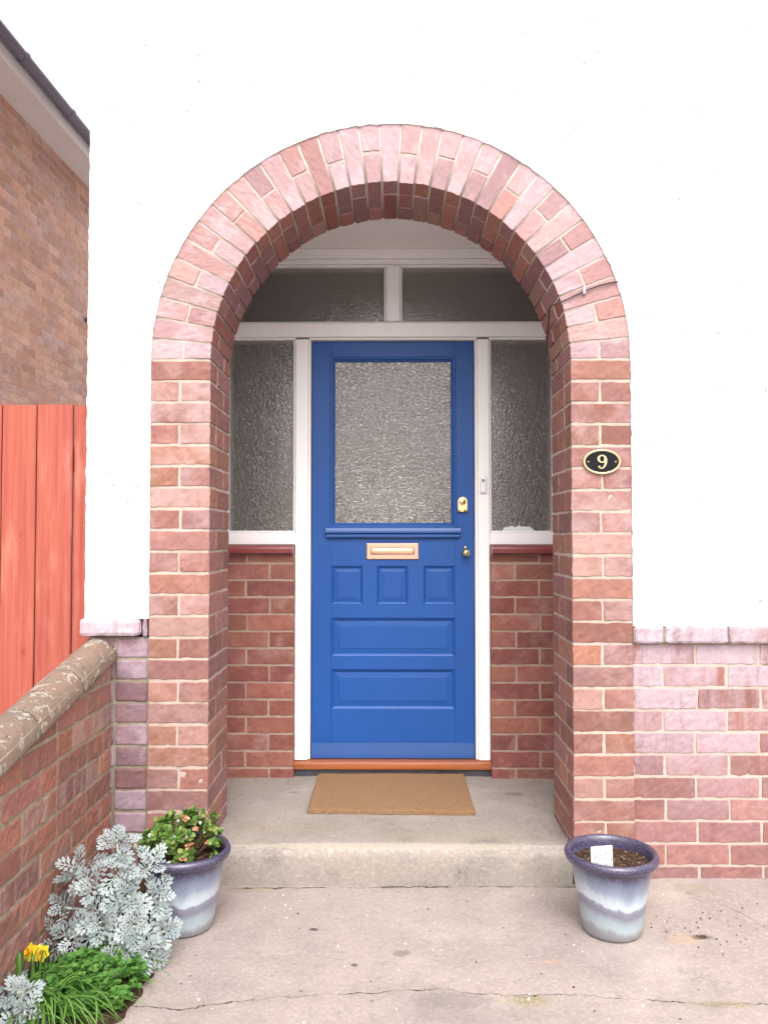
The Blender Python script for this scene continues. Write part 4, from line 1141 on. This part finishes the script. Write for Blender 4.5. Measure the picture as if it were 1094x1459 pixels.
# azalea in the left pot
az = tag(empty('azalea', (-.636, -.295, .19)), 'small azalea with green leaves, white buds and browned blossoms in the left pot', 'plant')
st = MB(); lf = MB(); bd = MB(); dd = MB(); rnd = random.Random(4)
def blossom(mb, q, ax, s, nleaf=6):
    for k in range(nleaf):
        a = k * 2.4 + rnd.random(); e1 = ax.orthogonal().normalized(); e2 = ax.cross(e1)
        side = e1 * math.cos(a) + e2 * math.sin(a); d = (ax * rnd.uniform(.2, .9) + side).normalized()
        put_leaf(mb, RND, q, d, ax, s * rnd.uniform(.6, 1.1), rnd.uniform(-.8, 1.2))
for t in range(150):
    a = rnd.uniform(0, 2 * PI); rr_ = .118 * math.sqrt(rnd.random())
    x, y = rr_ * math.cos(a) - .020, rr_ * math.sin(a) * .90 + .006
    hmax = .058 + .088 * max(0, 1 - ((x + .0) / .14) ** 2 - (y / .14) ** 2)
    if x > .035 and y < -.035: continue
    if x > .055: x += .012
    z = rnd.uniform(.12, 1.0) * hmax + .012
    tip = Vector((x, y, z + .01)); b0 = Vector((x * .25 - .01, y * .25 + .01, .0))
    tube(st, smooth_path([b0, b0.lerp(tip, .6) + Vector((0, 0, .008)), tip], 3), .0013, 5)
    ax = Vector((x * 6 + rnd.uniform(-.3, .3), y * 6 + rnd.uniform(-.4, .2) - .2, 1)).normalized(); e1 = ax.orthogonal().normalized(); e2 = ax.cross(e1)
    for k in range(rnd.randint(11, 16)):
        an = k * 2.399; sp_ = rnd.uniform(.4, 1.5); side = e1 * math.cos(an) + e2 * math.sin(an)
        d = ax * math.cos(sp_) + side * math.sin(sp_); nrm = ax * math.sin(sp_) - side * math.cos(sp_)
        put_leaf(lf, OV, tip - ax * rnd.uniform(0, .022), d, nrm, rnd.uniform(.012, .022), rnd.uniform(-.2, .7), wid=1.25)
for (x, y, z, s) in [(.00, .0, .135, .016), (.03, -.06, .075, .017), (-.085, -.02, .085, .014), (-.10, -.085, .045, .015), (.018, -.085, .045, .015), (.06, .03, .09, .012), (-.02, .05, .10, .014), (.075, -.01, .065, .012), (-.055, .04, .09, .013), (-.04, -.07, .085, .013), (.04, -.02, .11, .012), (-.07, .02, .12, .012)]:
    blossom(dd, Vector((x, y, z)), Vector((rnd.uniform(-.3, .3), -.5, 1)).normalized(), s, 8)
for (x, y, z, r_) in [(-.138, -.05, .07, .0085), (-.121, -.06, .046, .008), (-.078, -.105, .036, .009), (-.075, .0, .10, .006), (-.018, -.04, .088, .006), (.005, -.075, .058, .005), (.01, -.02, .075, .005), (.085, -.03, .07, .004), (.06, .0, .095, .004), (-.05, -.06, .09, .007), (.02, -.05, .10, .006), (-.10, -.03, .095, .007), (.045, .01, .12, .005), (-.02, -.01, .135, .006)]:
    prof = [(0, -1.3), (.5, -1), (.85, -.4), (.9, .2), (.6, .85), (0, 1.2)]
    bb_ = MB(); lathe(bb_, [(a * r_, b * r_) for a, b in prof], (x, y, z), 12); bb_.build('bud', M['bud'], az)
for k in range(2): blossom(bd, Vector((-.02 + .012 * k, -.045, .093 - .004 * k)), Vector((0, -.7, 1)).normalized(), .012, 5)
st.build('stem', M['twig'], az); lf.build('foliage', M['azalea'], az); bd.build('open_flower', M['bud'], az); dd.build('blossom', M['dead'], az)

# ground-cover weed
gc = MB(); rnd = random.Random(8)
def in_weed(x, y): 
    return x > -.955 and x < bed_edge(y) + .035
cnt = 0
while cnt < 460:
    x, y = rnd.uniform(-.955, -.67), rnd.uniform(-.84, -.50)
    den = 1 - ((x + .80) / .165) ** 2 - ((y + .65) / .14) ** 2
    if den < rnd.uniform(-.15, .3) or not in_weed(x, y): continue
    cnt += 1
    h_ = rnd.uniform(.012, .055) * (.5 + max(0, den)); top = Vector((x + rnd.uniform(-.02, .02), y + rnd.uniform(-.02, .01), .015 + h_)); b0 = Vector((x, y, .01))
    tube(gc, [b0, b0.lerp(top, .5) + Vector((rnd.uniform(-.004, .004), 0, .004)), top], .0008, 4)
    for k in range(rnd.randint(4, 7)):
        a = k * 2.1 + rnd.random(); d = Vector((math.cos(a), math.sin(a) - .2, rnd.uniform(-.1, .7))).normalized()
        put_leaf(gc, RND, top - Vector((0, 0, rnd.uniform(0, .012))), d, Vector((0, -.3, 1)), rnd.uniform(.009, .017), rnd.uniform(-.2, .8), wid=1.2)
tag(gc.build('green_weeds', M['green']), 'mat of small leaved green weeds in the bed below the silver plant', 'ground cover', kind='stuff')

# strap-leaved plant
def blade(mb, base, dirh, L, arch, w, segs=12, z_end=.0, twist=0):
    d = Vector((dirh[0], dirh[1], 0)).normalized(); s = Vector((-d.y, d.x, 0)); vs = []
    for i in range(segs + 1):
        t = i / segs; ww = w * (1 - t ** 2.2) * min(1, .55 + t * 2)
        hz = math.sin(PI * min(1, t * .97)) * arch * (1 - .2 * t); p = base + d * (L * t) + Vector((0, 0, hz + z_end * t)) + s * (L * .12 * math.sin(t * 2.4 + twist))
        p.z = max(p.z, .008)
        n_ = s * math.cos(twist * t) + Vector((0, 0, 1)) * math.sin(twist * t) * .5
        vs += [p - n_ * ww, p - Vector((0, 0, ww * .35)), p + n_ * ww]
    mb.add(vs, [(3 * i + j, 3 * i + j + 1, 3 * i + 4 + j, 3 * i + 3 + j) for i in range(segs) for j in range(2)], 0, True)
sb = MB(); rnd = random.Random(21)
for k in range(150):
    b0 = Vector((rnd.gauss(-.88, .04), rnd.gauss(-.77, .05), .01)); b0.x = max(b0.x, -.95)
    a = rnd.gauss(R(-12), R(38)); blade(sb, b0, (math.cos(a), math.sin(a)), rnd.uniform(.09, .24), rnd.uniform(.02, .085), rnd.uniform(.0022, .0042), twist=rnd.uniform(-.6, .6))
for k in range(8):
    b0 = Vector((rnd.gauss(-.93, .015), rnd.gauss(-.72, .03), .01)); a = R(80 + rnd.uniform(-60, 60)); blade(sb, b0, (math.cos(a), math.sin(a)), rnd.uniform(.04, .07), rnd.uniform(.07, .12), .0035, z_end=.05)
tag(sb.build('strap_leaved_clump', M['blade']), 'clump of long bright green strap leaves sprawling in the bed by the daffodil', 'plant')
sb = MB()
for (x, y, a, L, h_) in [(-.70, -.60, -20, .14, .03), (-.69, -.62, 30, .12, .05), (-.72, -.60, -60, .13, .03), (-.71, -.58, 5, .15, .02), (-.70, -.63, -35, .10, .04), (-.73, -.62, -100, .13, .03), (-.69, -.60, 55, .08, .05), (-.72, -.64, -15, .16, .015), (-.71, -.60, -45, .12, .02)]:
    blade(sb, Vector((x, y, .01)), (math.cos(R(a)), math.sin(R(a))), L, h_, .0026, twist=random.uniform(-.5, .5))
tag(sb.build('grass_tuft', M['blade']), 'thin curling green tuft flopping from the bed edge onto the concrete', 'plant')

# daffodil
df = tag(empty('daffodil', (-.942, -.655, .01)), 'low yellow daffodil with dark green leaves against the garden wall', 'flower')
lf = MB(); rnd = random.Random(2)
for k in range(8):
    a = rnd.uniform(-PI * .9, PI * .2); b0 = Vector((rnd.uniform(-.015, .03), rnd.uniform(-.02, .02), 0)); s = .0048; h_ = rnd.uniform(.07, .11); vs = []
    ln = Vector((rnd.uniform(-.008, .03), rnd.uniform(-.025, .01), h_))
    for i in range(9):
        t = i / 8; p_ = b0 + ln * t + Vector((0, -.01 * t * t, 0)); w = s * (1 - .8 * t ** 3); vs += [p_ - Vector((w, .002, 0)), p_ + Vector((0, .0, 0)), p_ + Vector((w, -.002, 0))]
    lf.add(vs, [(3 * i + j, 3 * i + j + 1, 3 * i + 4 + j, 3 * i + 3 + j) for i in range(8) for j in range(2)], 0, True)
lf.build('foliage', M['daffleaf'], df)
for j, (x, y, z, ax) in enumerate([(-.004, -.012, .098, Vector((-.4, -.75, .45))), (.024, -.014, .096, Vector((.45, -.8, .3)))]):
    ax.normalize(); q = Vector((x, y, z)); e1 = ax.orthogonal().normalized(); e2 = ax.cross(e1)
    st_ = MB(); tube(st_, smooth_path([(.005 * j, 0, 0), (x * .6, y * .3, z * .6), q]), .0018, 6); st_.build('stem', M['daffleaf'], df)
    pm = MB()
    for k in range(6):
        a = PI / 3 * k; side = e1 * math.cos(a) + e2 * math.sin(a); put_leaf(pm, RND, q, (side + ax * .12).normalized(), ax, .024, rnd.uniform(-.2, .5), wid=.95)
    fl = pm.build('petals', M['yellow'], df)
    tm = MB(); n = 18; vs = []
    for i, (r_, h_) in enumerate([(.003, 0), (.0048, .004), (.0052, .010), (.0062, .013), (.008, .0145)]):
        for k in range(n):
            a = 2 * PI * k / n; rr_ = r_ * (1 + (.12 * math.sin(a * 6) if i == 4 else 0)); vs.append(q + ax * h_ + (e1 * math.cos(a) + e2 * math.sin(a)) * rr_)
    tm.add(vs, [(i * n + k, i * n + (k + 1) % n, (i + 1) * n + (k + 1) % n, (i + 1) * n + k) for i in range(4) for k in range(n)], 0, True)
    tm.build('trumpet', M['trumpet'], df)
